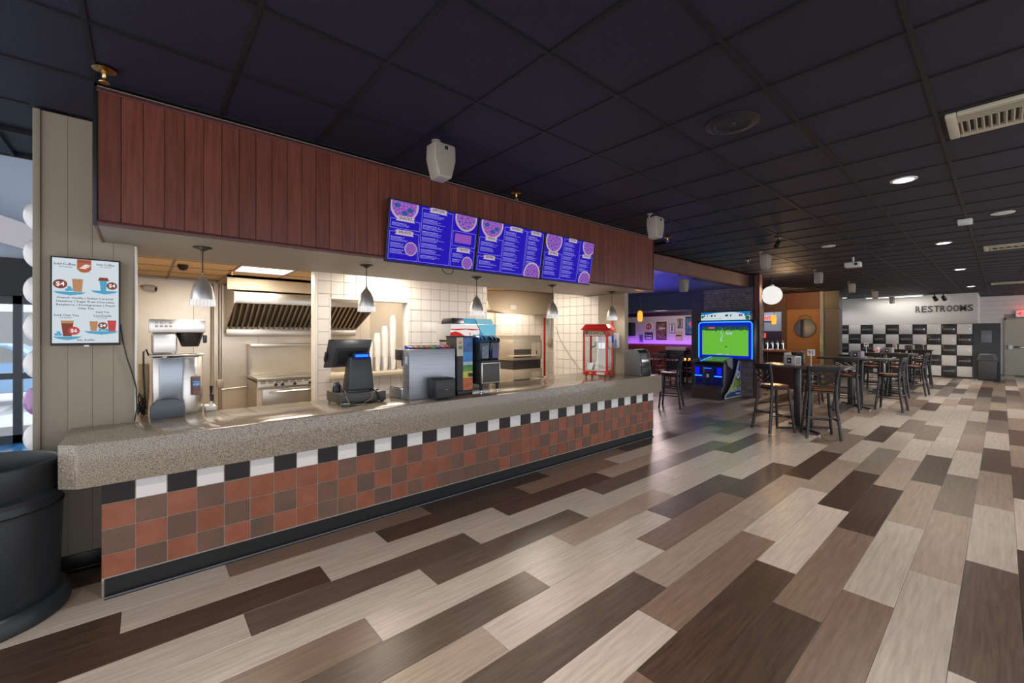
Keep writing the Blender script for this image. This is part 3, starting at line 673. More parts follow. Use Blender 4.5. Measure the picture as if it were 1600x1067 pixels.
tag(MB().tube([(-.122,4.06,1.66),(-.112,4.078,1.55),(-.09,4.085,1.42),(-.06,4.086,1.30),(-.04,4.083,1.20),(-.036,4.08,1.05),(-.05,4.07,.962)], .005, 6).build('screen_cable', M['rubber']), 'black power cable hanging from the drinks screen down the taupe wall', 'cable')

# ================================================================ PENDANTS OVER THE COUNTER
pend = []
where = ['in front of the coffee brewer, leftmost over the counter', 'above the cash register', 'above the frozen drink machine', 'before the hanging conduit, between frozen drinks and popcorn', 'above the popcorn machine, rightmost over the counter']
for i, x in enumerate((.33, 1.565, 2.83, 4.06, 5.36)):
    y = 3.87; z = 2.228
    r_ = root('pendant_lamp', (x, y, 1.79), 'chrome bullet pendant lamp '+where[i], 'pendant lamp', 'chrome pendants over the counter')
    MB().lathe([(0,z),(.058,z),(.06,z-.006),(.03,z-.016),(.008,z-.03)], x, y, 24).build('canopy', M['darkm'], r_)
    MB().cyl((x,y,z-.02), (x,y,1.985), .004, n=8).build('cord', M['darkm'], r_)
    MB().lathe([(.005,2.04),(.010,2.012),(.028,1.99),(.045,1.965),(.058,1.935),(.068,1.90),(.074,1.868),(.076,1.842),(.072,1.842),(.066,1.868),(.045,1.93),(.005,2.0)], x, y, 28, ring=True).build('shade', M['satin'], r_)
    MB().lathe([(.074,1.842),(.0765,1.82),(.077,1.80),(.076,1.795),(.072,1.80),(.071,1.842)], x, y, 28, ring=True).build('glass_band', em('frosted_band_lit', (1,.97,.93), .8), r_)
    fins = MB()
    for q in range(22):
        t = 2*PI*q/22; fins.cyl((x+.078*math.cos(t), y+.078*math.sin(t), 1.798), (x+.076*math.cos(t), y+.076*math.sin(t), 1.842), .0032, n=5)
    stuff(fins.build('fin_ring', M['chrome'], r_))
    MB().ball((x,y,1.835), .03, rz=.036, n=12, m=8).build('bulb', em('bulb_white', (1,.95,.88), 5), r_)
    lamp('pendant_light', 'POINT', (x, y, 1.775), 5.0, (1,.93,.84), .05, r_)

# ================================================================ CEILING FIXTURES
spk_where = ['nearest the camera, over the menu screens', 'by the right end of the soffit', 'over the nearest high table', 'over the second high table', 'fifth along the aisle', 'sixth along the aisle', 'farthest, close to the locker wall']
def speaker(x, y, ztop, rz, lab, group='white ceiling speakers along the aisle'):
    r_ = root('ceiling_speaker', (0,0,0), lab, 'speaker', group)
    prof = [(-.088,.0),(-.092,-.11),(-.055,-.25),(.055,-.25),(.092,-.11),(.088,0)]
    a, b = .062, .085
    mb = MB().prism(prof, 'x', -.075, .055); mb.build('cabinet', M['cream'], r_, bevel=.014, seg=3)
    MB().prism([(-.076,-.014),(-.079,-.11),(-.046,-.236),(.046,-.236),(.079,-.11),(.076,-.014)], 'x', -.084, -.07).build('grille', mat('cream_grille', (.29,.265,.215), .7, bump=.5, nscale=300), r_, bevel=.006)
    MB().box(-.088, -.083, -.012, .012, -.05, -.026).build('badge', M['darkm'], r_)
    MB().tube([(.045,0,-.06),(.075,0,-.03),(.075,0,.03),(.06,0,.055)], .009, 8).build('bracket', M['cream'], r_)
    MB().lathe([(.035,.055),(.035,.062),(.0,.062)], .06, 0, 16).build('mount_plate', M['cream'], r_)
    r_.location = (x, y, ztop); r_.rotation_euler = (0, 0, rz); return r_
for i, x in enumerate((1.67, 4.65, 8.28, 11.6, 14.9, 18.2, 21.5)):
    s_ = speaker(x, 2.74, 2.985, PI/2, 'cream wedge ceiling speaker '+spk_where[i])
s_ = speaker(8.27, 4.235, 2.688, PI/2, 'white wedge speaker mounted under the wood beam, in blue light', None)
EN = [300, 380, 460, 420, 300, 300, 45]
for i, (x, y, where_) in enumerate([(5.46,.61,'nearest lit one, beside the slatted air vent'), (9.75,.615,'second lit one along the aisle'), (14.01,.62,'third lit one along the aisle'), (19.3,.62,'farthest lit one, over the locker wall'), (1.1,.62,'added out of frame just above the camera'), (-1.9,.62,'added unseen behind the camera at the entrance side'), (21.6,4.2,'by the taupe pier at the locker wall end')]):  # the camera-side downlights are unseen additions that brighten the hall
    r_ = root('downlight', (x, y, H-.012), 'round recessed ceiling downlight '+where_, 'downlight', 'recessed downlights')
    MB().lathe([(.075,-.004),(.088,-.006),(.098,-.002),(.1,.004),(.075,.004)], x, y, 28, H, ring=True).build('trim_ring', M['whitep'], r_)
    MB().lathe([(0,-.001),(.076,-.001),(.076,.003),(0,.003)], x, y, 28, H).build('lens', M['down_lit'], r_)
    lamp('downlight_beam', 'SPOT', (x, y, H-.02), EN[i], (1,.92,.82), .08, r_, spot=2.3, blend=.7)
for x, y, l_ in ((7.86,-.01,'unlit white round ceiling plate beside the small white sensor box'), (8.65,1.9,'unlit white round ceiling plate over the nearest high table')):
    r_ = root('ceiling_plate', (x, y, H-.012), l_, 'ceiling fixture', 'unlit white round plates')
    MB().lathe([(0,-.006),(.09,-.006),(.1,-.002),(.1,.004),(0,.004)], x, y, 28, H).build('cover', M['whitep'], r_)
tag(MB().box(7.85, 8.01, .24, .37, 2.99, 3.046).build('sensor_box', M['whitep'], bevel=.006), 'small white sensor box on the ceiling between downlights', 'sensor')
for x, y, R_, l_ in ((3.085,1.225,.17,'large dark round ceiling loudspeaker with a domed centre, above the camera side'), (9.21,1.28,.15,'dark round ceiling loudspeaker farther along the aisle')):
    r_ = root('ceiling_loudspeaker', (x, y, H-.02), l_, 'speaker', 'dark round ceiling loudspeakers')
    MB().lathe([(R_*.62,-.004),(R_*.68,-.012),(R_*.9,-.010),(R_,-.002),(R_,.004),(R_*.62,.004)], x, y, 36, H, ring=True).build('rim', mat('charcoal_plastic', (.011,.010,.016), .45), r_)
    MB().lathe([(0,.0),(R_*.1,.001),(R_*.5,.003),(R_*.62,-.004)], x, y, 36, H).build('grille', mat('speaker_mesh', (.012,.012,.016), .5, bump=.5, nscale=300), r_)
    MB().ball((x,y,H-.004), R_*.13, rz=.012).build('dome', mat('charcoal_plastic', (0,0,0)), r_)
def vent(x0, x1, y0, y1, lab, nsl):
    r_ = root('air_vent', ((x0+x1)/2, (y0+y1)/2, H-.03), lab, 'air vent', 'cream ceiling air vents')
    m = mat('vent_cream', (.52,.475,.37), .45); fr = MB(); t = .055; z0, z1 = H-.026, H+.004
    for q in ((x0,x1,y0,y0+t),(x0,x1,y1-t,y1),(x0,x0+t,y0+t,y1-t),(x1-t,x1,y0+t,y1-t)): fr.box(*q, z0, z1)
    fr.build('frame', m, r_, bevel=.008)
    MB().box(x0+t, x1-t, y0+t, y1-t, H-.001, H+.003).build('backing', mat('vent_dark', (.05,.04,.03), .7), r_)
    Ly = (y1-y0-2*t)
    for k in range(nsl):
        yy = y0+t+Ly*(k+.5)/nsl; hw = Ly/nsl*.42
        MB().hexa([(x0+t+.11,yy-.004,z0),(x1-t,yy-.004,z0),(x1-t,yy+.002,z0),(x0+t+.11,yy+.002,z0)], [(x0+t+.11,yy+hw-.004,H),(x1-t,yy+hw-.004,H),(x1-t,yy+hw+.002,H),(x0+t+.11,yy+hw+.002,H)]).build('slat', m, r_)
    for k in range(4):
        xx = x0+t+.025*(k+.5); MB().hexa([(xx-.003,y0+t,z0),(xx+.003,y0+t,z0),(xx+.003,y1-t,z0),(xx-.003,y1-t,z0)], [(xx+.009,y0+t,H),(xx+.015,y0+t,H),(xx+.015,y1-t,H),(xx+.009,y1-t,H)]).build('slat', m, r_)
    return r_
vent(4.04, 4.52, -1.0, .25, 'cream slatted ceiling air vent nearest the camera', 34)
vent(10.6, 11.1, -1.0, .2, 'cream slatted ceiling air vent farther down the aisle', 14)
vent(18.4, 18.9, -1.0, .2, 'cream slatted ceiling air vent over the exit door end', 10)
for i, (x, y, lb) in enumerate([(-.163,3.236,'at the left corner of the soffit'), (2.9,3.275,'above the menu screens'), (5.96,3.3,'past the right end of the soffit'), (8.95,3.26,'over the high tables')]):
    r_ = root('fire_sprinkler', (x, y, 2.97), 'small brass fire sprinkler '+lb, 'sprinkler', 'ceiling sprinklers')
    MB().lathe([(.05,H-.004),(.052,H-.010),(.03,H-.018),(.012,H-.02),(.010,H-.05),(.007,H-.054),(.007,H-.075)], x, y, 16).build('body', M['brass'], r_)
    MB().lathe([(0,H-.08),(.022,H-.080),(.024,H-.077),(0,H-.075)], x, y, 14).build('deflector', M['brass'], r_)
r_ = root('spotlight', (7.25, 2.215, 2.9), 'small black ceiling spotlight between the speakers', 'spotlight')
MB().lathe([(.04,H),(.04,H-.015),(0,H-.015)], 7.25, 2.215, 16).cyl((7.25,2.215,H-.01), (7.25,2.215,H-.07), .008, n=8).build('mount', M['darkm'], r_)
MB().cyl((7.22,2.2,H-.075), (7.30,2.25,H-.13), .03, .042, n=14).build('head', M['darkm'], r_)
r_ = root('projector', (10.25, 1.86, 2.9), 'white projector hung from the ceiling over the aisle', 'projector')
MB().box(10.15, 10.35, 1.74, 1.98, 2.86, 2.95).build('body', M['whitep'], r_, bevel=.012)
MB().cyl((10.25,1.86,2.95), (10.25,1.86,H), .018, n=10).build('pole', M['whitep'], r_)
MB().cyl((10.16,1.80,2.905), (10.13,1.80,2.905), .025, n=14).build('lens', M['darkm'], r_)
# ================================================================ THINGS ON THE COUNTER
CZ = .956
grey = mat('charcoal_terminal', (.045,.05,.056), .4)
r_ = root('cash_register', (1.515, 4.0, CZ), 'dark point-of-sale terminal with a blue customer display on the counter', 'cash register')
MB().box(1.31, 1.725, 3.80, 4.19, CZ+.012, CZ+.098).build('drawer', mat('drawer_charcoal', (.055,.053,.05), .4), r_, bevel=.004)
for a in (1.33, 1.70):
    for b in (3.82, 4.17): MB().cyl((a,b,CZ), (a,b,CZ+.014), .012, n=10).build('foot', M['rubber'], r_)
MB().box(1.40, 1.69, 3.88, 4.14, CZ+.098, CZ+.112).build('stand_base', grey, r_, bevel=.004)
MB().hexa([(1.415,3.90,1.066),(1.655,3.90,1.066),(1.655,4.08,1.066),(1.415,4.08,1.066)], [(1.44,3.925,1.375),(1.635,3.925,1.375),(1.635,4.04,1.375),(1.44,4.04,1.375)]).build('stand', grey, r_, bevel=.014, seg=3)
MB().box(1.462, 1.612, 3.905, 3.96, 1.352, 1.412).build('customer_display', M['blackp'], r_, bevel=.004)
MB().box(1.476, 1.598, 3.901, 3.906, 1.374, 1.398).build('display_window', em('vfd_blue', (.03,.30,.75), 1.2), r_)
MB().box(1.466, 1.608, 3.9035, 3.9055, 1.358, 1.408).build('display_bezel', em('vfd_bezel', (.01,.02,.5), .7), r_)
mp = Plane((1.265, 4.115, 1.262), (1,0,0), (0,-.145,.255))
mb = MB(); mb.hexa([mp.p(0,0,-.02), mp.p(.405,0,-.02), mp.p(.405,.30,-.02), mp.p(0,.30,-.02)], [mp.p(.05,.045,.045), mp.p(.355,.045,.045), mp.p(.355,.255,.045), mp.p(.05,.255,.045)])
mb.build('monitor', mat('monitor_charcoal', (.042,.044,.05), .42), r_, bevel=.006)
mb = MB(); mp.rect(mb, .085, .32, .07, .22, .05, .01); mb.build('monitor_back_panel', M['blackp'], r_, bevel=.004)
mb = MB(); mp.rect(mb, .0, .405, 0, .30, -.02, .012); mb.build('monitor_bezel', M['blackp'], r_, bevel=.004)
mb = MB(); mp.rect(mb, -.012, .004, .08, .17, .005, .035); mb.build('card_reader', M['blackp'], r_, bevel=.003)
MB().tube([(1.35,4.14,1.066),(1.35,4.10,1.12),(1.36,4.02,1.14),(1.365,3.95,1.10),(1.36,3.9,1.06),(1.345,3.83,1.06)], .006, 7).build('cable', M['rubber'], r_)
MB().tube([(1.60,3.90,1.062),(1.62,3.86,1.075),(1.64,3.79,1.05),(1.66,3.785,.985),(1.67,3.78,.965)], .008, 7).build('cable', M['rubber'], r_)
MB().tube([(1.36,3.85,1.08),(1.35,3.79,1.03),(1.37,3.77,.98),(1.42,3.76,.962),(1.50,3.765,.962),(1.58,3.785,1.0),(1.60,3.80,1.05)], .0025, 6).build('thin_wire', M['cream'], r_)
MB().lathe([(.0,.0),(.036,.0),(.038,.015),(.03,.06),(.014,.075),(0,.076)], 1.345, 4.02, 16, 1.054).build('scanner', M['blackp'], r_, bevel=.002)
r_ = root('card_terminal', (1.34, 3.77, CZ), 'small grey card reader lying before the cash register', 'card reader')
MB().hexa([(1.285,3.735,CZ),(1.375,3.705,CZ),(1.39,3.755,CZ),(1.30,3.785,CZ)], [(1.285,3.735,CZ+.018),(1.375,3.705,CZ+.018),(1.39,3.755,CZ+.028),(1.30,3.785,CZ+.028)]).build('body', grey, r_, bevel=.004)
MB().hexa([(1.305,3.739,CZ+.018),(1.36,3.721,CZ+.018),(1.368,3.745,CZ+.018),(1.313,3.763,CZ+.018)], [(1.305,3.739,CZ+.023),(1.36,3.721,CZ+.023),(1.368,3.745,CZ+.0275),(1.313,3.763,CZ+.0275)]).build('keypad', M['cream'], r_)
# soda valve station
r_ = root('soda_dispenser', (2.15, 3.8, CZ), 'brushed steel soda dispenser with a row of coloured flavour labels', 'soda dispenser')
MB().box(1.895, 2.41, 3.665, 3.80, CZ, 1.44).build('tower', M['steelb'], r_, bevel=.004)
MB().box(1.885, 2.40, 3.80, 4.08, CZ, 1.055).build('drip_tray', M['steelb'], r_, bevel=.005)
MB().box(1.89, 2.40, 3.85, 4.06, 1.055, 1.062).build('drip_grate', M['darkm'], r_)
MB().box(1.885, 2.40, 3.80, 3.95, 1.33, 1.438).build('valve_head', M['blackp'], r_, bevel=.008)
MB().box(1.8935, 1.895, 3.70, 3.745, 1.30, 1.37).build('side_sticker', mat('pale_blue_sticker', (.35,.48,.62), .5), r_)
lc = [(.02,.04,.25),(.35,.02,.03),(.03,.12,.08),(.40,.03,.05),(.10,.35,.06),(.04,.05,.30),(.50,.06,.07),(.35,.02,.04)]
for k in range(8):
    a = 1.915+k*.060; lb = MB().hexa([(a,3.70,1.44),(a+.054,3.70,1.44),(a+.054,3.80,1.44),(a,3.80,1.44)], [(a,3.71,1.458),(a+.054,3.71,1.458),(a+.054,3.80,1.478),(a,3.80,1.478)]).build('flavour_label', mat('flavour_%d' % k, lc[k], .3), r_)
    MB().hexa([(a+.012,3.7075,1.4545),(a+.042,3.7075,1.4545),(a+.042,3.745,1.464),(a+.012,3.745,1.464)], [(a+.012,3.7070,1.4555),(a+.042,3.7070,1.4555),(a+.042,3.745,1.4668),(a+.012,3.745,1.4668)]).build('label_print', M['whitep'], lb)
    MB().cyl((a+.027,3.9,1.33), (a+.027,3.9,1.27), .012, .008, n=10).build('nozzle', M['blackp'], r_)
r_ = root('receipt_printer', (2.2, 3.58, CZ), 'black receipt printer standing in front of the steel soda dispenser', 'printer')
MB().box(2.085, 2.305, 3.50, 3.645, CZ+.012, 1.155).build('body', mat('printer_black', (.02,.021,.024), .35), r_, bevel=.008)
MB().box(2.095, 2.295, 3.496, 3.502, CZ+.03, CZ+.085).build('front_tray', M['rubber'], r_)
MB().box(2.10, 2.29, 3.51, 3.63, 1.155, 1.163).build('lid', M['blackp'], r_, bevel=.003)
MB().box(2.19, 2.215, 3.4945, 3.4965, CZ+.095, CZ+.10).build('brand_plate', M['cream'], r_)
for a in (2.10, 2.29):
    for b in (3.515, 3.63): MB().cyl((a,b,CZ), (a,b,CZ+.014), .008, n=8).build('foot', M['rubber'], r_)
# printed drink tower
r_ = root('tea_dispenser', (2.51, 3.74, CZ), 'tall drink dispenser wrapped in a blue sky and green fruit print', 'drink dispenser')
MB().box(2.425, 2.622, 3.66, 3.86, 1.0, 1.555).build('cabinet', M['blackp'], r_, bevel=.003)
MB().box(2.43, 2.618, 3.65, 3.87, CZ, 1.0).build('base', M['blackp'], r_, bevel=.004)
MB().box(2.42, 2.627, 3.655, 3.865, 1.555, 1.568).build('lid', M['rubber'], r_, bevel=.003)
MB().box(2.426, 2.50, 3.655, 3.66, 1.36, 1.553).build('cream_panel', mat('cream_print', (.60,.55,.42), .4), r_)
MB().box(2.43, 2.50, 3.655, 3.66, 1.005, 1.36).build('side_strip', M['blackp'], r_)
bands = [(1.005,1.13,(.42,.10,.02)),(1.13,1.20,(.45,.42,.05)),(1.20,1.265,(.05,.20,.04)),(1.265,1.30,(.30,.42,.45)),(1.30,1.40,(.01,.16,.42)),(1.40,1.50,(.005,.08,.26)),(1.50,1.553,(.02,.10,.28))]
for k, (a, b, c_) in enumerate(bands): MB().box(2.50, 2.621, 3.6545, 3.66, a, b).build('print_band', mat('print_band_%d' % k, c_, .3, col2=tuple(min(1, q*1.6+.02) for q in c_), nscale=18), r_)
MB().box(2.565, 2.618, 3.647, 3.655, 1.14, 1.178).build('faucet_recess', M['rubber'], r_)
for k in range(3): MB().box(2.445+k*.016, 2.457+k*.016, 3.6535, 3.655, 1.43, 1.465).build('green_lettering', mat('green_print', (.08,.22,.06), .4), r_)
MB().box(2.452, 2.478, 3.6535, 3.655, 1.485, 1.51).build('orange_emblem', mat('orange_print', (.7,.12,.03), .4), r_)
# frozen drink machine
r_ = root('frozen_drink_machine', (2.79, 3.72, CZ), 'black frozen drink machine with two domed hoppers on steel-tipped legs', 'drink machine')
MB().box(2.665, 2.935, 3.58, 3.92, 1.055, 1.29).build('body', M['blackp'], r_, bevel=.006)
MB().box(2.675, 2.925, 3.567, 3.582, 1.065, 1.283).build('front_frame', M['steel'], r_, bevel=.002)
MB().box(2.686, 2.914, 3.562, 3.572, 1.075, 1.273).build('front_panel', mat('grey_panel', (.075,.07,.066), .45), r_, bevel=.002)
for a in (2.69, 2.91):
    for b in (3.60, 3.89):
        l_ = MB().cyl((a,b,CZ+.035), (a,b,1.055), .013, .02, n=12).build('leg', M['rubber'], r_)
        MB().lathe([(.016,CZ),(.016,CZ+.012),(.010,CZ+.016),(.010,CZ+.036)], a, b, 12).build('steel_tip', M['chrome'], l_)
MB().box(2.662, 2.938, 3.56, 3.92, 1.29, 1.305).build('drip_shelf', M['rubber'], r_)
for k, (a, b) in enumerate(((2.67,2.795),(2.805,2.93))):
    hp = MB().hexa([(a,3.60,1.305),(b,3.60,1.305),(b,3.9,1.305),(a,3.9,1.305)], [(a,3.58,1.50),(b,3.58,1.50),(b,3.9,1.50),(a,3.9,1.50)]).build('hopper', mat('smoked_hopper', (.02,.03,.045), .08), r_, bevel=.008)
    MB().box(a+.02, b-.02, 3.577, 3.59, 1.33, 1.46).build('hopper_print', mat('hopper_print_%d' % k, ((.05,.10,.16),(.05,.03,.25))[k], .2, col2=((.16,.22,.3),(.02,.03,.06))[k], nscale=25), hp)
    dm = MB().prism([(3.575,1.50),(3.575,1.52),(3.60,1.548),(3.65,1.565),(3.80,1.57),(3.88,1.555),(3.91,1.52),(3.91,1.50)], 'x', a-.004, b+.004).build('lid', mat('lid_blue' if k == 0 else 'lid_black', (.01,.06,.16) if k == 0 else (.015,.016,.02), .15), r_, bevel=.008)
    for q in range(2): MB().tube([(a+.03+q*.05,3.578,1.525),(a+.03+q*.05,3.602,1.553),(a+.03+q*.05,3.65,1.571),(a+.03+q*.05,3.75,1.575)], .006, 6).build('lid_stripe', mat('lid_stripe', (.12,.38,.62), .3), dm)
tag(MB().tube([(2.86,3.935,1.74),(2.90,3.925,1.66),(2.92,3.91,1.6),(2.93,3.87,1.578)], .004, 6).build('hose', M['rubber']), 'thin black hose between the lit soda topper and frozen drink machine', 'hose')
# fountain with lit topper
r_ = root('soda_fountain', (2.855, 4.12, CZ), 'soda fountain with a lit red, white and cyan topper behind the frozen drink machine', 'soda fountain')
MB().box(2.575, 3.135, 4.02, 4.25, CZ, 1.50).build('cabinet', M['steel'], r_, bevel=.006)
MB().hexa([(2.535,3.98,1.52),(3.175,3.98,1.52),(3.175,4.25,1.52),(2.535,4.25,1.52)], [(2.535,3.94,1.70),(3.175,3.94,1.70),(3.175,4.25,1.70),(2.535,4.25,1.70)]).build('light_box', M['whitep'], r_, bevel=.004)
MB().box(2.575, 3.135, 4.02, 4.25, 1.50, 1.52).build('neck', M['blackp'], r_)
fp = Plane((2.535, 3.98, 1.52), (1,0,0), (0,-.04,.18))
def fprint(nm_, pts, m_, h): mb = MB(); fp.poly(mb, pts, h); return mb.build(nm_, m_, r_, smooth=0)
fprint('topper_white_print', [(.005,.004),(.40,.004),(.40,.18),(.005,.18)], em('topper_white', (.85,.78,.76), .95), .003)
fprint('topper_red_print', [(.005,.004),(.24,.004),(.24,.03),(.19,.055),(.13,.085),(.07,.10),(.005,.085)], em('topper_red', (.62,.03,.025), .9), .004)
fprint('topper_red_stripe', [(.005,.118),(.1,.112),(.2,.122),(.3,.112),(.38,.118),(.38,.126),(.2,.132),(.005,.126)], em('topper_red', (0,0,0)), .004)
fprint('topper_cyan_print', [(.40,.004),(.635,.004),(.635,.18),(.36,.18),(.40,.10)], em('topper_cyan', (.20,.55,.72), .9), .0045)
fprint('topper_blue_print', [(.40,.004),(.52,.004),(.40,.085)], em('topper_blue', (.02,.22,.55), .9), .005)
mb = MB(); fp.disc(mb, .27, .06, .045, .0048); mb.build('topper_emblem', em('topper_white', (0,0,0)), r_); mb = MB(); fp.rect(mb, .262, .275, .035, .085, .0055); mb.build('topper_emblem_bar', em('topper_red', (0,0,0)), r_)
for k, (a, b, m_) in enumerate([(2.565,2.735,M['darkm']), (2.740,2.915,em('cup_shelf_cyan', (.10,.42,.62), .8)), (2.920,3.145,em('cup_shelf_pale', (.30,.60,.72), .8))]):
    MB().hexa([(a,3.96,1.702),(b,3.96,1.702),(b,4.2,1.702),(a,4.2,1.702)], [(a+.01,3.98,1.765),(b-.01,3.98,1.765),(b-.01,4.18,1.765),(a+.01,4.18,1.765)]).build('topper_cap', m_, r_, bevel=.008)
# popcorn machine (front faces -X, turned)
r_ = root('popcorn_machine', (0,0,0), 'red popcorn machine with a glass case and kettle near the counter end', 'popcorn machine')
w2, d2 = .185, .21
MB().box(-d2, d2, -w2, w2, .02, .085).build('base', M['red'], r_, bevel=.008)
for a in (-d2+.04, d2-.04):
    for b in (-w2+.04, w2-.04): MB().cyl((a,b,0), (a,b,.022), .015, n=10).build('foot', M['rubber'], r_)
for a in (-d2+.014, d2-.014):
    for b in (-w2+.014, w2-.014): MB().box(a-.014, a+.014, b-.014, b+.014, .085, .60).build('corner_post', M['red'], r_, bevel=.003)
MB().box(-d2, d2, -w2, w2, .595, .69).build('header', M['red'], r_, bevel=.004)
pp = Plane((-d2-.001, w2, .60), (0,-1,0), (0,0,1))
mb = MB(); pp.rect(mb, .03, .34, .008, .075, .001); hd = mb.build('header_panel', mat('popcorn_panel', (.05,.045,.04), .4), r_)
mb = MB(); pp.text(mb, 'POPCORN', .20, .045, .055, .002, fit=.22); mb.build('lettering', mat('popcorn_letter', (.45,.42,.10), .5), hd)
mb = MB()
for k in range(9): pp.poly(mb, [(.03+k*.034,.008),(.064+k*.034,.008),(.047+k*.034,.03)], .002)
stuff(mb.build('white_fringe', M['whitep'], hd))
MB().hexa([(-d2-.03,-w2-.03,.69),(d2+.03,-w2-.03,.69),(d2+.03,w2+.03,.69),(-d2-.03,w2+.03,.69)], [(-d2+.03,-w2+.03,.775),(d2-.03,-w2+.03,.775),(d2-.03,w2-.03,.775),(-d2+.03,w2-.03,.775)]).build('roof', M['red'], r_, bevel=.004)
for q in ((-d2+.008,-d2+.012,-w2+.03,w2-.03), (d2-.012,d2-.008,-w2+.03,w2-.03), (-d2+.03,d2-.03,-w2+.008,-w2+.012), (-d2+.03,d2-.03,w2-.012,w2-.008)): MB().box(*q, .087, .595).build('pane', M['glass'], r_)
MB().box(-d2+.02, d2-.02, -w2+.02, w2-.02, .085, .09).build('tray', M['steel'], r_)
kt = MB().lathe([(0,.40),(.07,.40),(.085,.41),(.085,.50),(.075,.51),(0,.515)], .02, -.02, 20).build('kettle', M['steel'], r_)
MB().cyl((.02,-.02,.51), (.02,-.02,.595), .022, n=12).build('kettle_motor', mat('motor_blue', (.22,.30,.36), .4), kt)
MB().tube([(-.06,.02,.46),(-.12,.08,.42),(-.13,.10,.40)], .007, 6).build('kettle_handle', M['darkm'], kt)
MB().tube([(.08,-.06,.42),(.1,-.10,.395),(.05,-.12,.38)], .004, 6).build('kettle_cord', M['darkm'], kt)
sc_ = MB().hexa([(-.16,.06,.095),(-.06,.06,.095),(-.06,.15,.095),(-.16,.15,.095)], [(-.14,.03,.20),(-.10,.03,.16),(-.10,.16,.16),(-.14,.16,.20)]).build('scoop', M['steel'], r_)
MB().cyl((-d2-.002,.07,.052), (-d2-.012,.07,.052), .013, n=12).build('switch', em('switch_orange', (.9,.25,.02), .9), r_)
MB().cyl((-d2-.002,.13,.052), (-d2-.012,.13,.052), .011, n=12).build('switch', M['rubber'], r_)
MB().box(-d2-.003, -d2, -.14, -.02, .035, .068).build('rating_plate', M['whitep'], r_)
MB().box(d2-.15, d2-.02, -w2-.002, -w2, .50, .60).build('side_sticker', em('blue_sticker_glow', (.02,.06,.75), .5), r_)  # sticker colour is emissive, it glows without being a lamp
r_.location = (5.225, 4.015, CZ); r_.rotation_euler = (0,0,math.radians(23.5))
# grey machine at the counter end
r_ = root('credit_kiosk', (5.77, 3.69, CZ), 'grey wedge-sided kiosk with a black slotted front at the counter end', 'kiosk')
each(MB().prism([(3.54,CZ),(3.835,CZ),(3.835,1.352),(3.62,1.352),(3.575,1.30)], 'x', 5.63, 5.645).prism([(3.54,CZ),(3.835,CZ),(3.835,1.352),(3.62,1.352),(3.575,1.30)], 'x', 5.905, 5.92), 'side_panel', mat('kiosk_grey', (.13,.13,.135), .45), r_, bevel=.004)
MB().prism([(3.55,CZ),(3.83,CZ),(3.83,1.345),(3.625,1.345),(3.583,1.30)], 'x', 5.645, 5.905).build('body', mat('kiosk_black', (.02,.02,.022), .25), r_, bevel=.004)
kp = Plane((5.645, 3.551, CZ), (1,0,0), (0,.033,.345))
mb = MB(); kp.rect(mb, .03, .23, .20, .25, .02, .03); mb.build('bill_slot', M['steel'], r_, bevel=.004)
mb = MB(); kp.rect(mb, .02, .24, .03, .14, .012, .02); mb.build('tray_door', M['rubber'], r_, bevel=.006)
for k in range(3): MB().box(5.67+k*.08, 5.70+k*.08, 3.64, 3.67, 1.345, 1.354).build('top_button', M['whitep'], r_)
r_ = root('soap_dispenser', (5.63, 4.0, 1.38), 'white and blue wall soap dispenser beside the popcorn machine', 'dispenser')
MB().box(5.575, 5.667, 3.93, 4.09, 1.36, 1.60).build('body', M['whitep'], r_, bevel=.03, seg=4)
MB().box(5.572, 5.60, 3.935, 3.99, 1.37, 1.50).build('window', mat('dispenser_blue', (.20,.36,.55), .2), r_, bevel=.012)

# coffee and iced tea brewer at the left
r_ = root('tea_brewer', (.2, 4.3, CZ), 'steel twin brewer with a black brew funnel over a steel iced tea urn', 'brewer')
MB().lathe([(.0,.0),(.115,.0),(.118,.02),(.118,.44),(.11,.455),(0,.455)], .255, 4.36, 28, CZ).build('urn', M['steel'], r_)
MB().box(.03, .375, 4.21, 4.47, 1.415, 1.43).build('deck', M['steel'], r_, bevel=.006)
MB().box(.045, .20, 4.23, 4.46, 1.43, 1.60).build('column', M['steel'], r_, bevel=.02, seg=3)
MB().box(.03, .375, 4.20, 4.47, 1.60, 1.70).build('head', M['steel'], r_, bevel=.004)
MB().lathe([(.055,.0),(.06,.01),(.085,.09),(.09,.115),(0,.115)], .285, 4.31, 24, 1.487).build('brew_funnel', mat('funnel_black', (.02,.017,.014), .3), r_)
MB().box(.365, .392, 4.25, 4.275, 1.515, 1.58).build('funnel_handle', M['blackp'], r_, bevel=.006)
for a in range(4):
    for b in range(2):
        if a != 2 or b == 0: MB().box(.065+a*.028, .085+a*.028, 4.197, 4.201, 1.64+b*.028, 1.655+b*.028).build('indicator', M['cream'], r_, bevel=.002)
MB().hexa([(.09,4.185,CZ+.10),(.225,4.185,CZ+.10),(.225,4.23,CZ+.10),(.09,4.23,CZ+.10)], [(.09,4.185,1.405),(.235,4.185,1.405),(.235,4.23,1.405),(.09,4.23,1.405)]).build('front_panel', mat('steel_blue_panel', (.30,.34,.38), .25, .8), r_, bevel=.006)
MB().box(.05, .115, 4.22, 4.46, CZ, 1.41).build('side_column', M['steel'], r_, bevel=.008)
MB().tube([(.012,4.24,1.02),(.0,4.26,1.3),(.0,4.3,1.45),(.015,4.32,1.47),(.03,4.3,1.42)], .006, 7).build('cord', M['rubber'], r_)
tg = MB().box(.295, .345, 4.225, 4.228, 1.10, 1.25).build('hang_tag', mat('tag_brown', (.10,.06,.05), .5, col2=(.24,.12,.10), nscale=40), r_)
MB().box(.295, .345, 4.223, 4.225, 1.165, 1.222).build('tag_blue', mat('tag_blue', (.02,.13,.42), .4), tg)
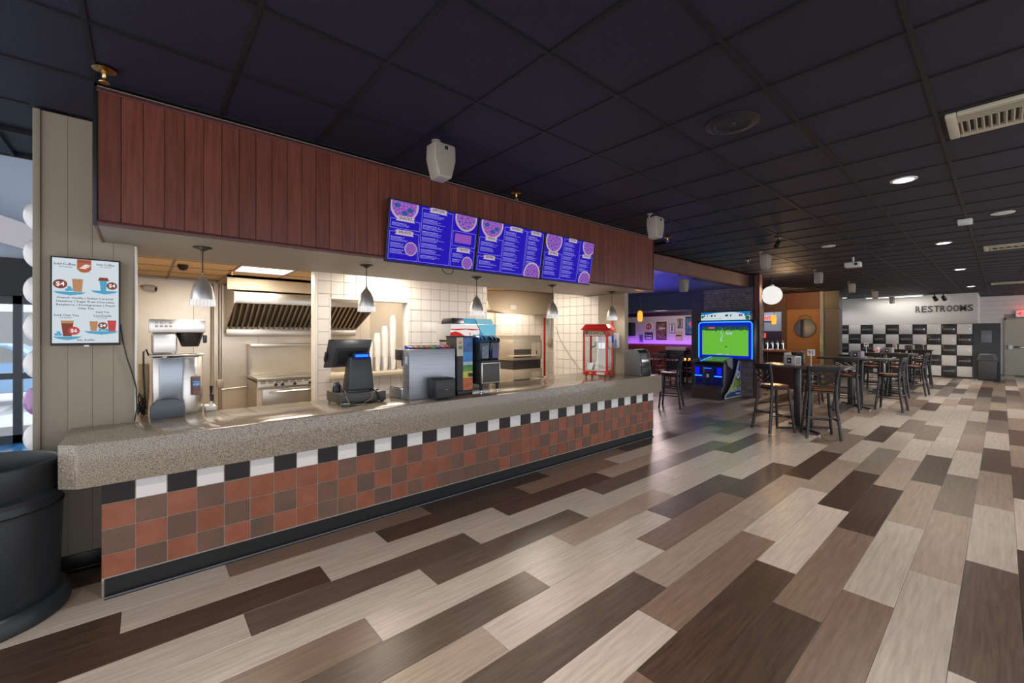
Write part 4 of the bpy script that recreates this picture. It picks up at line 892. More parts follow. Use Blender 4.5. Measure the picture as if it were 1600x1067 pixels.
tp = Plane((.295, 4.2225, 1.165), (1,0,0), (0,0,1)); mb = MB(); tp.text(mb, 'iCED', .025, .02, .026, .0005, fit=.04); tp.text(mb, 'Fresh Brewed', .025, .042, .012, .0005, fit=.044); mb.build('tag_lettering', M['whitep'], tg)
r_ = root('counter_bin', (.13, 4.14, CZ), 'rounded blue-grey plastic holder standing before the tea brewer', 'holder')
prof = [(.035,CZ),(.24,CZ)]+[(.1375+.1025*math.cos(t), 1.035+.055*math.sin(t)) for t in [PI*k/10 for k in range(11)]]
MB().prism(prof, 'y', 4.11, 4.178).build('body', mat('blue_grey_plastic', (.10,.12,.145), .4), r_, bevel=.006)
r_ = root('cup_sleeve', (.0, 4.25, CZ), 'cream stack of paper cups between the jamb and the tea brewer', 'cups')
MB().lathe([(0,0),(.024,0),(.033,.20),(.033,.38),(.03,.40),(0,.40)], .002, 4.38, 18, CZ).build('cup_column', mat('paper_cup_tan', (.62,.50,.32), .6), r_)
cb = MB()
for k in range(14): cb.lathe([(.0335,.12+k*.019),(.0355,.124+k*.019),(.0335,.128+k*.019)], .002, 4.38, 18, CZ, ring=True)
stuff(cb.build('cup_rims', mat('paper_cup_rim', (.72,.62,.44), .5), r_))
rg = random.Random(5); pts = []
for k in range(40): t = k/39; pts.append((-.012+.022*math.sin(k*1.3)+rg.uniform(-.006,.006), 4.135+.02*math.cos(k*1.1), CZ+.012+.2*abs(math.sin(k*.55))*(.4+.6*t)))
tag(MB().tube(pts, .0035, 5).build('cable_tangle', M['rubber']), 'tangle of black cables on the worktop beside the left jamb', 'cables')
r_ = root('water_tap', (.42, 4.35, CZ), 'black-handled beverage tap on a small white drip stand behind the brewer', 'tap')
MB().box(.385, .46, 4.28, 4.44, CZ-.001+.0, CZ+.035).build('stand', M['whitep'], r_, bevel=.005)
MB().cyl((.43,4.36,CZ+.035), (.43,4.36,CZ+.13), .012, n=10).build('stem', M['steel'], r_)
MB().cyl((.43,4.36,CZ+.12), (.43,4.30,CZ+.115), .014, n=10).cyl((.43,4.305,CZ+.13), (.43,4.305,CZ+.075), .013, n=10).build('spout', M['rubber'], r_)
MB().cyl((.43,4.36,CZ+.13), (.43,4.35,CZ+.20), .008, .013, n=10).build('handle', M['rubber'], r_)

# ================================================================ KITCHEN EQUIPMENT
r_ = root('cooking_range', (1.85, 7.55, 0), 'stainless cooking range with an oven door and control knobs', 'range')
MB().box(1.26, 2.44, 7.20, 7.93, .10, .86).build('body', M['steelp'], r_, bevel=.004)
for a in (1.32, 2.38):
    for b in (7.27, 7.87): MB().cyl((a,b,0), (a,b,.10), .025, n=10).build('leg', M['steel'], r_)
MB().box(1.25, 2.45, 7.12, 7.90, .895, .94).build('cooktop', M['steel'], r_, bevel=.006)
MB().prism([(7.14,.80),(7.20,.80),(7.20,.895),(7.16,.895)], 'x', 1.26, 2.44).build('control_panel', M['steel'], r_)
cp = Plane((1.26, 7.14, .80), (1,0,0), (0,.02,.095)); sl = MB()
for row in (.05, .072):
    for k in range(11): cp.rect(sl, .04+k*.10, .11+k*.10, row, row+.010, .002)
stuff(sl.build('vent_slots', M['rubber'], r_))
for x in (.24, .33, .50, .72, .90): p = cp.p(x, .022, 0); q = cp.p(x, .022, .03); MB().cyl(p, q, .022, n=14).build('knob', M['rubber'], r_)
dd = MB().box(1.33, 2.37, 7.17, 7.20, .25, .76).build('oven_door', M['steel'], r_, bevel=.006)
MB().tube([(1.42,7.17,.72),(1.42,7.13,.72),(2.28,7.13,.72),(2.28,7.17,.72)], .014, 8).build('handle', M['chrome'], dd)
MB().box(1.26, 2.44, 7.86, 7.94, .94, 1.42).build('backguard', M['steelw'], r_)
MB().box(1.26, 2.44, 7.70, 7.94, 1.40, 1.425).box(1.26, 2.44, 7.69, 7.70, 1.375, 1.425).build('high_shelf', M['steel'], r_, bevel=.003)
MB().box(1.26, 1.285, 7.72, 7.88, .94, 1.40).build('shelf_bracket', M['steel'], r_)
r_ = root('range_hood', (1.95, 7.5, 1.55), 'wide stainless extraction hood with dark baffle filters over the range', 'hood')
prof = [(7.96,2.30),(7.05,2.24),(6.98,2.16),(6.98,2.03)]
MB().hexa([(.96,6.98,2.16),(2.96,6.98,2.16),(2.96,7.98,2.34),(.96,7.98,2.34)], [(.96,6.98,2.175),(2.96,6.98,2.175),(2.96,7.98,2.36),(.96,7.98,2.36)]).build('top_sheet', M['steelw'], r_)
MB().box(.96, 2.96, 6.97, 6.985, 2.02, 2.18).build('front_lip', M['steel'], r_, bevel=.003)
for a in (.95, 2.96): MB().prism([(6.97,2.18),(6.97,2.02),(7.98,1.60),(7.98,2.36)], 'x', a, a+.012).build('side_plate', M['steelw'], r_)
MB().hexa([(.97,7.30,2.06),(2.95,7.30,2.06),(2.95,7.86,1.70),(.97,7.86,1.70)], [(.97,7.30,2.08),(2.95,7.30,2.08),(2.95,7.86,1.72),(.97,7.86,1.72)]).build('filter_bed', mat('filter_dark', (.15,.12,.095), .4, .7), r_)
for k in range(26):
    a = 1.0+k*.075; MB().hexa([(a,7.29,2.05),(a+.036,7.29,2.05),(a+.036,7.85,1.69),(a,7.85,1.69)], [(a+.006,7.28,2.03),(a+.03,7.28,2.03),(a+.03,7.84,1.665),(a+.006,7.84,1.665)]).build('baffle', mat('baffle_steel', (.48,.42,.35), .35, .8), r_)
MB().box(.96, 2.96, 7.82, 7.985, 1.55, 1.66).build('grease_trough', M['steel'], r_, bevel=.004)
MB().box(.96, 2.96, 6.985, 7.05, 2.02, 2.04).build('lip_return', M['steel'], r_)
tag(MB().box(.86, 3.0, 6.90, 7.985, 2.362, 2.395).box(.86, 3.0, 6.90, 6.93, 2.20, 2.395).build('hood_skirt', M['beige']), 'beige sheet skirt closing the gap above the range hood', 'hood skirt')
r_ = root('pipe_run', (.90, 7.95, .3), 'steel gas pipe with a shutoff box down the corner left of the range', 'pipe')
MB().cyl((.90,7.965,.0), (.90,7.965,2.36), .022, n=12).build('pipe', M['steel'], r_); MB().cyl((.90,7.965,.72), (1.25,7.955,.74), .016, n=10).build('branch_pipe', M['steel'], r_)
MB().box(.855, .945, 7.92, 7.985, .76, .88).build('junction_box', M['steelp'], r_, bevel=.004)
MB().cyl((.80,7.96,.0), (.80,7.96,2.36), .022, n=12).build('pipe', M['steelp'], r_)
r_ = root('prep_table', (2.7, 6.8, 0), 'low stainless prep counter right of the range', 'table')
MB().box(2.06, 2.9, 6.2, 6.75, .84, .88).build('top', M['steel'], r_, bevel=.004)
MB().box(2.08, 2.88, 6.22, 6.73, .0, .84).build('body', M['steelp'], r_)
cupm = mat('foam_cup_white', (.78,.77,.76), .5)
for i, (x, zt, lb) in enumerate([(2.33,1.52,'shortest, behind the register'), (2.44,1.60,'second from the left'), (2.55,1.70,'third from the left'), (2.67,1.86,'tallest, by the window jamb')]):
    r_ = root('cup_stack', (x, 5.66, WZ0+.006), 'tall column of white foam cups on the serving window sill, '+lb, 'cups', 'foam cup columns on the window sill')
    z0 = WZ0+.006; MB().lathe([(0,0),(.036,0),(.046,.10),(.046,zt-z0-.09),(.034,zt-z0),(0,zt-z0)], x, 5.66, 20, z0).build('cups', cupm, r_)
    rm = MB(); k = 0
    while .12+k*.022 < zt-z0-.1: rm.lathe([(.0462,.11+k*.022),(.0475,.114+k*.022),(.0462,.118+k*.022)], x, 5.66, 20, z0, ring=True); k += 1
    stuff(rm.build('cup_rims', cupm, r_))
    each(MB().box(x-.052, x-.046, 5.62, 5.70, z0, z0+.19).box(x+.046, x+.052, 5.62, 5.70, z0, z0+.19), 'holder', M['steel'], r_)
# ovens and hood on the right of the kitchen
r_ = root('conveyor_oven', (5.5, 6.05, 0), 'two-deck stacked stainless conveyor oven beyond the frozen drink machine', 'oven')
for k, z0 in enumerate((.55, 1.10)):
    dk = MB().box(5.070, 5.820, 5.82, 6.5, z0, z0+.38).build('deck', M['steelp'], r_, bevel=.006)
    MB().box(5.100, 5.490, 5.78, 5.82, z0+.05, z0+.20).build('conveyor_tunnel', mat('oven_dark', (.05,.045,.04), .5), dk)
    sl = MB()
    for q in range(6): sl.box(5.550+q*.04, 5.565+q*.04, 5.812, 5.822, z0+.06, z0+.32)
    each(sl, 'louver', mat('oven_louver', (.55,.50,.42), .5), dk)
    cv = MB().box(4.920, 5.620, 5.70, 5.81, z0+.08, z0+.10).build('conveyor_belt', M['beige'], dk)
    MB().box(5.670, 5.750, 5.812, 5.82, z0+.1, z0+.17).build('control_label', M['whitep'], dk)
MB().box(5.090, 5.800, 5.84, 6.48, .93, 1.10).build('riser', mat('oven_dark', (0,0,0)), r_)
MB().box(5.090, 5.800, 5.84, 6.48, 1.48, 1.56).build('top_vent', M['steelp'], r_)
for a in (5.120, 5.770):
    for b in (5.87, 6.45): MB().cyl((a,b,0), (a,b,.55), .025, n=10).build('leg', M['steel'], r_)
r_ = root('oven_hood', (5.6, 6.5, 1.94), 'beige box hood with a sloped left side over the conveyor oven', 'hood')
MB().add([(4.75,6.05,2.02),(5.05,5.9,1.95),(6.39,5.9,1.99),(6.39,6.7,1.99),(4.75,6.7,2.02),(5.25,6.0,2.395),(6.39,5.95,2.395),(6.39,6.7,2.395),(4.75,6.7,2.395),(4.75,6.3,2.395)],
         [(0,4,3,2,1),(5,6,7,8,9),(0,1,5,9),(1,2,6,5),(2,3,7,6),(3,4,8,7),(4,0,9,8)]).build('canopy', M['beige'], r_)
MB().box(5.10, 5.24, 5.915, 5.945, 2.04, 2.12).build('hood_label', M['whitep'], r_)
tag(MB().cyl((6.3,6.23,0), (6.3,6.23,1.93), .022, n=12).build('red_pole', M['red']), 'slim red pole standing against the tiled kitchen wall', 'pole')
r_ = root('wall_conduit', (6.38, 6.15, 1.3), 'grey electrical conduit ending in an outlet box on white tile', 'conduit')
MB().cyl((6.385,6.15,1.48), (6.385,6.15,2.39), .016, n=10).build('pipe', M['steel'], r_)
MB().box(6.355, 6.40, 6.09, 6.21, 1.33, 1.49).build('outlet_box', M['steelp'], r_, bevel=.006)
tag(MB().tube([(5.65,5.30,1.72),(5.645,5.2,1.5),(5.64,5.0,1.25),(5.64,4.75,1.0),(5.64,4.6,.965)], .006, 6).build('hanging_cord', M['cream']), 'pale cord sloping across the white tiles left of the popcorn machine', 'cord')
tag(MB().box(5.635, 5.658, 4.06, 4.085, .957, 1.80).build('wall_stripe', M['redlit']), 'thin red strip on the wing wall behind the popcorn machine', 'strip')
r_ = root('security_camera', (-.05, 7.3, 2.2), 'small white bullet camera high on the steel kitchen wall', 'camera')
MB().cyl((.02,7.86,2.24), (.13,7.82,2.22), .045, n=14).build('body', M['whitep'], r_); MB().cyl((.02,7.86,2.24), (-.02,7.98,2.26), .02, n=10).build('arm', M['whitep'], r_); MB().cyl((.13,7.82,2.22), (.138,7.817,2.219), .03, n=14).build('lens', M['darkm'], r_)
r_ = root('dome_camera', (.35, 6.2, 2.33), 'dark dome camera on the tan kitchen ceiling', 'camera')
MB().lathe([(0,-.07),(.035,-.06),(.05,-.03),(.055,-.005),(0,-.005)], .35, 6.3, 18, 2.4).build('dome', M['rubber'], r_)
r_ = root('kitchen_sprinkler', (.85, 6.4, 2.34), 'small red-tipped sprinkler on the tan kitchen ceiling', 'sprinkler')
MB().lathe([(.04,-.004),(.035,-.012),(.01,-.014),(.008,-.05),(.02,-.052),(.02,-.056),(0,-.056)], .85, 6.45, 14, 2.4).build('body', mat('copper', (.35,.10,.04), .3, .7), r_)
# ================================================================ TRASH CAN, left foreground
tx, ty = -.69, 3.70
r_ = root('trash_can', (tx, ty, 0), 'large round black plastic trash can at the left end of the counter', 'trash can')
MB().lathe([(0,.01),(.30,.01),(.312,.10),(.325,.60),(.315,.66),(.30,.66),(.285,.12),(0,.10)], tx, ty, 48).build('body', M['canp'], r_)
MB().lathe([(.285,0),(.352,0),(.360,.012),(.354,.085),(.338,.105),(.292,.11)], tx, ty, 48, ring=True).build('base_skirt', M['canp'], r_)
MB().lathe([(.305,.655),(.328,.66),(.328,.685),(.308,.705),(.312,.72),(.316,.845),(.312,.862),(.302,.866),(.294,.85),(.293,.70),(.292,.655)], tx, ty, 48, ring=True).build('rim_collar', M['canp'], r_)
MB().lathe([(.32,.600),(.331,.604),(.331,.614),(.32,.618)], tx, ty, 48, ring=True).build('seam_ring', M['rubber'], r_)
MB().lathe([(.297,.70),(.28,.60),(.10,.55),(0,.54)], tx, ty, 32).build('liner', M['rubber'], r_)
# ================================================================ HIGH TABLES AND STOOLS
def make_stool():
    r_ = root('bar_stool', (0,0,0), 'x', 'bar stool', 'cross-back bar stools')
    m = M['stoolm']     # faces +X, back at -X
    MB().lathe([(0,.715),(.16,.712),(.195,.725),(.2,.745),(.19,.757),(.1,.752),(0,.748)], .01, 0, 24).build('seat', M['seatw'], r_)
    MB().box(-.155, .165, -.155, .155, .685, .714).build('seat_frame', m, r_, bevel=.006)
    bars_ = {}
    def bar(p0, p1, a): return MB().cyl(p0, p1, a*1.45, a*1.25, n=6)
    for s_ in (-1, 1):
        bar((.14,s_*.14,.70), (.20,s_*.20,0), .016).build('front_leg', m, r_)
        MB().tube([(-.24,s_*.215,0),(-.18,s_*.175,.45),(-.165,s_*.165,.74),(-.185,s_*.178,.92),(-.225,s_*.19,1.10)], [.022,.022,.022,.021,.02], 6).build('back_post', m, r_)
        bar((.185,s_*.185,.27), (-.205,s_*.195,.27), .009).build('side_rail', m, r_)
        bar((.165,s_*.165,.45), (-.185,s_*.18,.42), .008).build('side_rail', m, r_)
    bar((.188,-.188,.23), (.188,.188,.23), .011).build('foot_rail', m, r_)
    bar((-.21,-.2,.32), (-.21,.2,.32), .009).build('rear_rail', m, r_)
    MB().hexa([(-.214,-.185,1.005),(-.200,-.185,1.005),(-.200,.185,1.005),(-.214,.185,1.005)], [(-.24,-.19,1.10),(-.226,-.19,1.10),(-.226,.19,1.10),(-.24,.19,1.10)]).build('top_rail', m, r_, bevel=.004)
    bar((-.178,-.17,.80), (-.178,.17,.80), .008).build('lower_back_rail', m, r_)
    for p0, p1 in (((-.18,-.165,.81), (-.205,.17,1.0)), ((-.18,.165,.81), (-.205,-.17,1.0)), ((-.181,-.168,.87), (-.205,.02,1.0)), ((-.181,.168,.87), (-.205,-.02,1.0)), ((-.179,-.02,.81), (-.196,.174,.93)), ((-.179,.02,.81), (-.196,-.174,.93))):
        bar(p0, p1, .007).build('cross_slat', m, r_)
    return r_
def make_table():
    r_ = root('high_table', (0,0,0), 'x', 'high table', 'high tables along the aisle')
    MB().box(-.38, .38, -.61, .61, 1.045, 1.07).build('tabletop', M['tabletop'], r_, bevel=.004)
    MB().box(-.386, .386, -.616, .616, 1.034, 1.064).build('edge_band', M['tedge'], r_, bevel=.005)
    for s_ in (-1, 1):
        MB().box(-.045, .045, s_*.085-.045, s_*.085+.045, .05, 1.02).build('column', M['stoolm'], r_, bevel=.006)
        MB().hexa([(s_*.31-.03,-.30,.018),(s_*.31+.03,-.30,.018),(s_*.05+.03,0,.018),(s_*.05-.03,0,.018)], [(s_*.31-.03,-.30,.045),(s_*.31+.03,-.30,.045),(s_*.05+.03,0,.06),(s_*.05-.03,0,.06)]).build('foot', M['stoolm'], r_)
        MB().hexa([(s_*.05-.03,0,.018),(s_*.05+.03,0,.018),(s_*.31+.03,.30,.018),(s_*.31-.03,.30,.018)], [(s_*.05-.03,0,.06),(s_*.05+.03,0,.06),(s_*.31+.03,.30,.045),(s_*.31-.03,.30,.045)]).build('foot', M['stoolm'], r_)
        for q in (-.28, .28): MB().cyl((s_*.295,q,0), (s_*.295,q,.02), .022, n=10).build('glide', M['chrome'], r_)
        MB().box(-.24, .24, s_*.2-.03, s_*.2+.03, 1.012, 1.034).build('top_plate', M['stoolm'], r_)
    return r_
tab0 = make_table(); stool0 = make_stool(); first = [True, True]
tnames = ['nearest', 'second', 'third', 'farthest']
tdesc = ['dark high table nearest the camera, carrying the 91 sign', 'dark high table second along the aisle, carrying a purple-sided napkin box', 'dark high table third along the aisle', 'dark high table farthest along the aisle, before the lockers']
TB = [(8.26,2.15), (11.68,2.08), (15.1,2.05), (18.9,2.05)]
for i, (x, y) in enumerate(TB):
    t = tab0 if i == 0 else copy_tree(tab0); t.location = (x, y, 0); t['label'] = tdesc[i]
ST = [(7.84,2.45,-.62,'left of the 91 table, backed to the arcade'), (7.93,1.85,.45,'right of the 91 table, back to camera'),
      (11.05,2.10,.08,'back to camera at the second table'), (11.75,1.52,1.5,'side on at the near end of the second table'), (12.3,2.35,3.1,'behind the second table'), (11.7,2.9,-1.5,'at the bar end of the second table'),
      (14.5,1.75,.2,'back to camera at the third table'), (14.5,2.25,.1,'camera side of third table, half hidden'), (15.2,1.48,1.5,'side on at the near end of the third table'), (15.75,2.4,3.0,'behind the third table'),
      (18.3,1.62,.15,'back to camera at the farthest table'), (18.3,2.2,.1,'second on the camera side of the farthest table'), (19.5,1.9,3.0,'behind the farthest table'),
      (8.62,4.70,1.9,'alone just past the counter end in blue light'), (13.35,4.5,.1,'pulled up to the bar with beer taps')]
for i, (x, y, a, lb) in enumerate(ST):
    t = stool0 if i == 0 else copy_tree(stool0); t.location = (x, y, 0); t.rotation_euler = (0,0,a); t['label'] = 'dark metal cross-back bar stool '+lb
# things on the tables
TZ = 1.071
def caddy(x, y, rz, lab, side):
    r_ = root('napkin_box', (0,0,0), lab, 'napkin box', 'napkin boxes on the high tables')
    MB().box(-.075, .075, -.10, .10, .0, .15).build('body', side, r_, bevel=.006)
    MB().box(-.078, -.0745, -.035, .035, .03, .12).build('front_plate', M['darkm'], r_)
    MB().box(-.0795, -.078, -.014, .014, .06, .09).build('emblem', M['whitep'], r_)
    MB().box(-.05, .05, -.08, .08, .15, .157).build('top_slot', M['darkm'], r_)
    MB().box(-.06, .06, -.1025, -.10, .02, .13).build('side_plate', mat('caddy_grey', (.16,.16,.17), .4), r_)
    MB().box(-.076, .07, .0995, .1025, .01, .14).build('side_plate', mat('caddy_purple', (.16,.09,.55), .4), r_)
    r_.location = (x, y, TZ); r_.rotation_euler = (0,0,rz)
caddy(8.15, 2.28, -.35, 'white napkin box with a dark plate beside the 91 sign', mat('caddy_white', (.55,.55,.55), .4))
r_ = root('menu_holder', (8.22, 2.42, TZ), 'dark upright menus and condiment bottles behind the nearest napkin box', 'menu holder')
MB().box(8.30, 8.40, 2.16, 2.28, TZ, TZ+.19).build('menu_block', M['blackp'], r_, bevel=.005)
MB().hexa([(8.33,2.30,TZ),(8.345,2.30,TZ),(8.345,2.40,TZ),(8.33,2.40,TZ)], [(8.33,2.36,TZ+.21),(8.345,2.36,TZ+.21),(8.345,2.46,TZ+.19),(8.33,2.46,TZ+.19)]).build('paper_card', M['whitep'], r_)
def sign(x, y, text, lab, col=M['whitep']):
    r_ = root('table_number', (x, y, TZ), lab, 'table sign', 'table number signs')
    MB().lathe([(0,0),(.03,0),(.03,.008),(.006,.012)], x, y, 16, TZ).cyl((x,y,TZ+.01), (x,y,TZ+.18), .006, n=8).build('stand', M['whitep'], r_)
    MB().box(x-.004, x+.004, y-.05, y+.05, TZ+.17, TZ+.27).build('card', col, r_)
    if text:
        p_ = Plane((x-.0045, y+.05, TZ+.17), (0,-1,0), (0,0,1)); mb = MB(); p_.text(mb, text, .05, .05, .085, .001); mb.build('numerals', M['rubber'], r_)
sign(8.0, 1.98, '91', 'white table sign reading 91 on a thin stand')
caddy(11.5, 2.02, -.25, 'napkin box with a purple side on the second high table', mat('caddy_grey', (.16,.16,.17), .4))
caddy(15.0, 1.98, -.2, 'grey napkin box on the third high table', mat('caddy_grey', (0,0,0)))
caddy(18.75, 1.95, -.2, 'grey napkin box on the farthest high table', mat('caddy_grey', (0,0,0)))
sign(14.9, 2.42, '49', 'white table sign reading 49 on the third high table')
sign(18.6, 1.62, '', 'white table sign nearest the lockers on the farthest high table')
tag(MB().box(14.90, 15.0, 2.15, 2.25, TZ, TZ+.16).build('red_holder', mat('red_white_holder', (.55,.16,.14), .5, col2=(.7,.65,.62), noise=(.45,.5), nscale=14), bevel=.004), 'red and white condiment holder on the third high table', 'condiment holder')
tag(MB().box(18.6, 18.7, 2.25, 2.35, TZ, TZ+.18).build('red_holder', mat('red_white_holder', (0,0,0)), bevel=.004), 'red and white condiment holder on the farthest high table', 'condiment holder')

# ================================================================ GOLF ARCADE CABINET
r_ = root('arcade_cabinet', (10.9, 4.65, 0), 'blue-lit golf arcade cabinet with a big green screen against the stone column', 'arcade cabinet')
blk = mat('arcade_black', (.015,.017,.025), .3); bl = em('led_blue', (.02,.07,1.0), 3.2); blc = em('led_cyan', (.02,.22,1.0), 2.6)
Y0, Y1 = 4.37, 5.08
MB().prism([(10.36,.0),(10.95,.0),(10.95,.90),(10.55,.90),(10.50,.80),(10.50,.33),(10.36,.26)], 'y', Y0, Y1).build('pedestal', blk, r_, bevel=.008)
MB().prism([(10.345,.01),(10.36,.0),(10.50,.325),(10.49,.335),(10.345,.265)], 'y', Y0+.02, Y1-.02).build('kick_plate', mat('kick_brown', (.10,.075,.065), .35, .4), r_)
MB().box(10.487, 10.50, Y0+.03, Y1-.03, .34, .80).build('front_panel', mat('arcade_blue', (.01,.02,.22), .25), r_)
MB().box(10.475, 10.49, 4.60, 4.86, .36, .78).build('coin_door', mat('coin_door_navy', (.015,.03,.12), .3), r_, bevel=.004)
MB().box(10.470, 10.476, 4.705, 4.76, .52, .60).build('coin_slot', M['whitep'], r_)
MB().box(10.468, 10.476, 4.64, 4.82, .735, .75).build('button_light', bl, r_)
each(MB().box(10.46, 10.49, Y0+.03, Y0+.20, .545, .565).box(10.46, 10.49, Y1-.20, Y1-.03, .545, .565), 'front_led', blc, r_)
each(MB().box(10.474, 10.486, Y0+.04, Y0+.14, .60, .76).box(10.474, 10.486, Y1-.14, Y1-.04, .60, .76), 'speaker_light', em('led_deep_blue', (.005,.01,.8), 1.2), r_)
MB().prism([(10.40,.875),(10.40,.91),(10.98,1.0),(10.98,.95)], 'y', Y0-.01, Y1+.05).build('control_deck', blk, r_, bevel=.006)
dp = Plane((10.42, Y1-.02, .916), (0,-1,0), (.58,0,.09))
mb = MB(); dp.rect(mb, .20, .68, .04, .55, .002); dk = mb.build('deck_print', em('deck_green', (.10,.36,.05), .6), r_)
mb = MB(); dp.rect(mb, .17, .20, .0, .56, .006, .006); mb.build('deck_led', blc, r_)
mb = MB(); dp.rect(mb, .50, .62, .15, .25, .004); mb.build('deck_card', M['whitep'], dk)
MB().ball((10.62,4.72,.955), .038).build('trackball', M['whitep'], r_)
MB().prism([(10.72,.80),(10.98,.72),(10.98,1.0),(10.62,.945)], 'y', Y0-.022, Y0-.01).build('deck_side', mat('pale_grey', (.30,.30,.33), .4), r_)
MB().box(10.95, 11.36, 4.37, 5.15, .0, 1.0).build('screen_plinth', blk, r_)
MB().box(11.12, 11.36, 3.90, 5.30, .93, 1.92).build('screen_housing', blk, r_, bevel=.01)
sp = Plane((11.118, 5.30, .93), (0,-1,0), (0,0,1))
tb = [(.05,.04),(.05,.90),(.075,.94),(.12,.955),(1.28,.955),(1.325,.94),(1.35,.90),(1.35,.04)]
MB().tube([sp.p(a, b, .012) for a, b in tb], .014, 8).build('led_tube', blc, r_)
bz = MB()
for q in ((.065,.135,.05,.94),(1.265,1.335,.05,.94),(.065,1.335,.865,.94),(.065,1.335,.05,.115)): sp.rect(bz, *q, .006, .006)
bz.build('bezel', em('bezel_blue', (.004,.015,.62), .9), r_)
mb = MB(); sp.rect(mb, .135, 1.265, .115, .865, .004); scn = mb.build('display', em('golf_green', (.15,.50,.035), .95), r_)
mb = MB(); sp.rect(mb, .135, 1.265, .755, .865, .006); mb.build('display_treeline', em('golf_trees', (.015,.05,.10), .9), scn)
mb = MB(); rg = random.Random(8)
for k in range(60): a = rg.uniform(.15,1.25); sp.disc(mb, a, .755+rg.uniform(-.01,.06), rg.uniform(.012,.03), .0065, n=8)
stuff(mb.build('display_trees', em('golf_bush', (.03,.11,.03), .9), scn))
mb = MB(); sp.rect(mb, .30,.46,.79,.83,.0072); mb.build('display_banner', em('golf_pink', (.55,.14,.10), .9), scn)
mb = MB()
for k in range(14): sp.disc(mb, .63+.02*math.sin(k), .82-k*.027, .006+.001*k, .0075, n=8)
for k in range(8): sp.disc(mb, .80+rg.uniform(-.06,.08), .66+rg.uniform(-.04,.05), .02, .0075, n=8)
sp.rect(mb, .50,.64,.125,.145,.0075); sp.rect(mb, .74,.80,.125,.145,.0075); sp.rect(mb, .40,.44,.70,.715,.0075)
stuff(mb.build('display_marks', em('golf_white', (.45,.62,.75), .9), scn))
mb = MB(); sp.disc(mb, .74, .33, .025, .0078, ry=.015); mb.build('display_hole', em('golf_dark', (.03,.10,.02), .8), scn)
MB().box(11.10, 11.36, 3.98, 5.20, 1.925, 2.15).build('marquee_box', blk, r_, bevel=.004)
qp = Plane((11.098, 5.20, 1.925), (0,-1,0), (0,0,1))
mb = MB(); qp.rect(mb, .01, 1.21, .01, .215, .002); mq = mb.build('marquee', em('marquee_white', (.62,.72,.74), .95), r_)
mb = MB(); qp.poly(mb, [(.01,.215),(.01,.15),(.2,.165),(.35,.19),(.5,.20),(.8,.205),(1.0,.18),(1.21,.10),(1.21,.215)], .004); mb.build('marquee_sky', em('marquee_blue', (.01,.20,.55), .9), mq)
mb = MB()
for k, (a, wd) in enumerate(((.08,.03),(.16,.02),(.26,.05),(.35,.03),(.62,.07),(.74,.03),(.95,.04),(1.0,.03),(1.08,.05))): qp.poly(mb, [(a,.10),(a+wd,.10),(a+wd+.012,.15),(a+.012,.15)], .005)
qp.rect(mb, .04,.55,.048,.053,.005); stuff(mb.build('marquee_marks', em('marquee_dark', (.03,.07,.10), .8), mq))
mb = MB(); qp.disc(mb, .05, .10, .035, .0045); qp.disc(mb, 1.15, .06, .05, .0045); each(mb, 'marquee_tree', em('marquee_green', (.02,.16,.06), .8), mq)
wing = [(10.45,.03),(11.36,.03),(11.36,1.02),(11.29,.99),(11.12,.68),(10.88,.38),(10.62,.19),(10.45,.12)]
MB().prism(wing, 'y', 4.30, 4.325).build('side_wing', mat('wing_edge', (.55,.55,.56), .4), r_)
gp = Plane((10.45, 4.2995, 0), (1,0,0), (0,0,1))
mb = MB(); gp.poly(mb, [(.03,.05),(.885,.05),(.885,.94),(.855,.91),(.70,.64),(.46,.36),(.19,.17),(.03,.115)], .001); wg = mb.build('wing_print', mat('wing_navy', (.015,.07,.20), .3), r_)
mb = MB(); gp.poly(mb, [(.06,.13),(.30,.16),(.885,.33),(.885,.43),(.70,.42),(.58,.49),(.46,.355),(.19,.165)], .0018); mb.build('wing_grass', mat('wing_green', (.12,.30,.03), .4, col2=(.28,.40,.05), nscale=12), wg)
mb = MB(); gp.disc(mb, .73, .57, .105, .0026); mb.build('wing_ball', M['whitep'], wg)
mb = MB(); gp.text(mb, 'GOLDEN TEE', .58, .215, .13, .0028, fit=.56); gp.rect(mb, .58,.84,.10,.125,.0026); mb.build('wing_lettering', M['whitep'], wg)
mb = MB(); gp.rect(mb, .70,.77,.54,.61,.0032); mb.build('wing_ball_mark', mat('wing_navy', (0,0,0)), wg)
lamp('arcade_glow', 'AREA', (11.0, 4.6, 1.45), 16, (.12,.20,1), 1.0, r_, rot=(0, -PI/2, 0), sy=1.2)

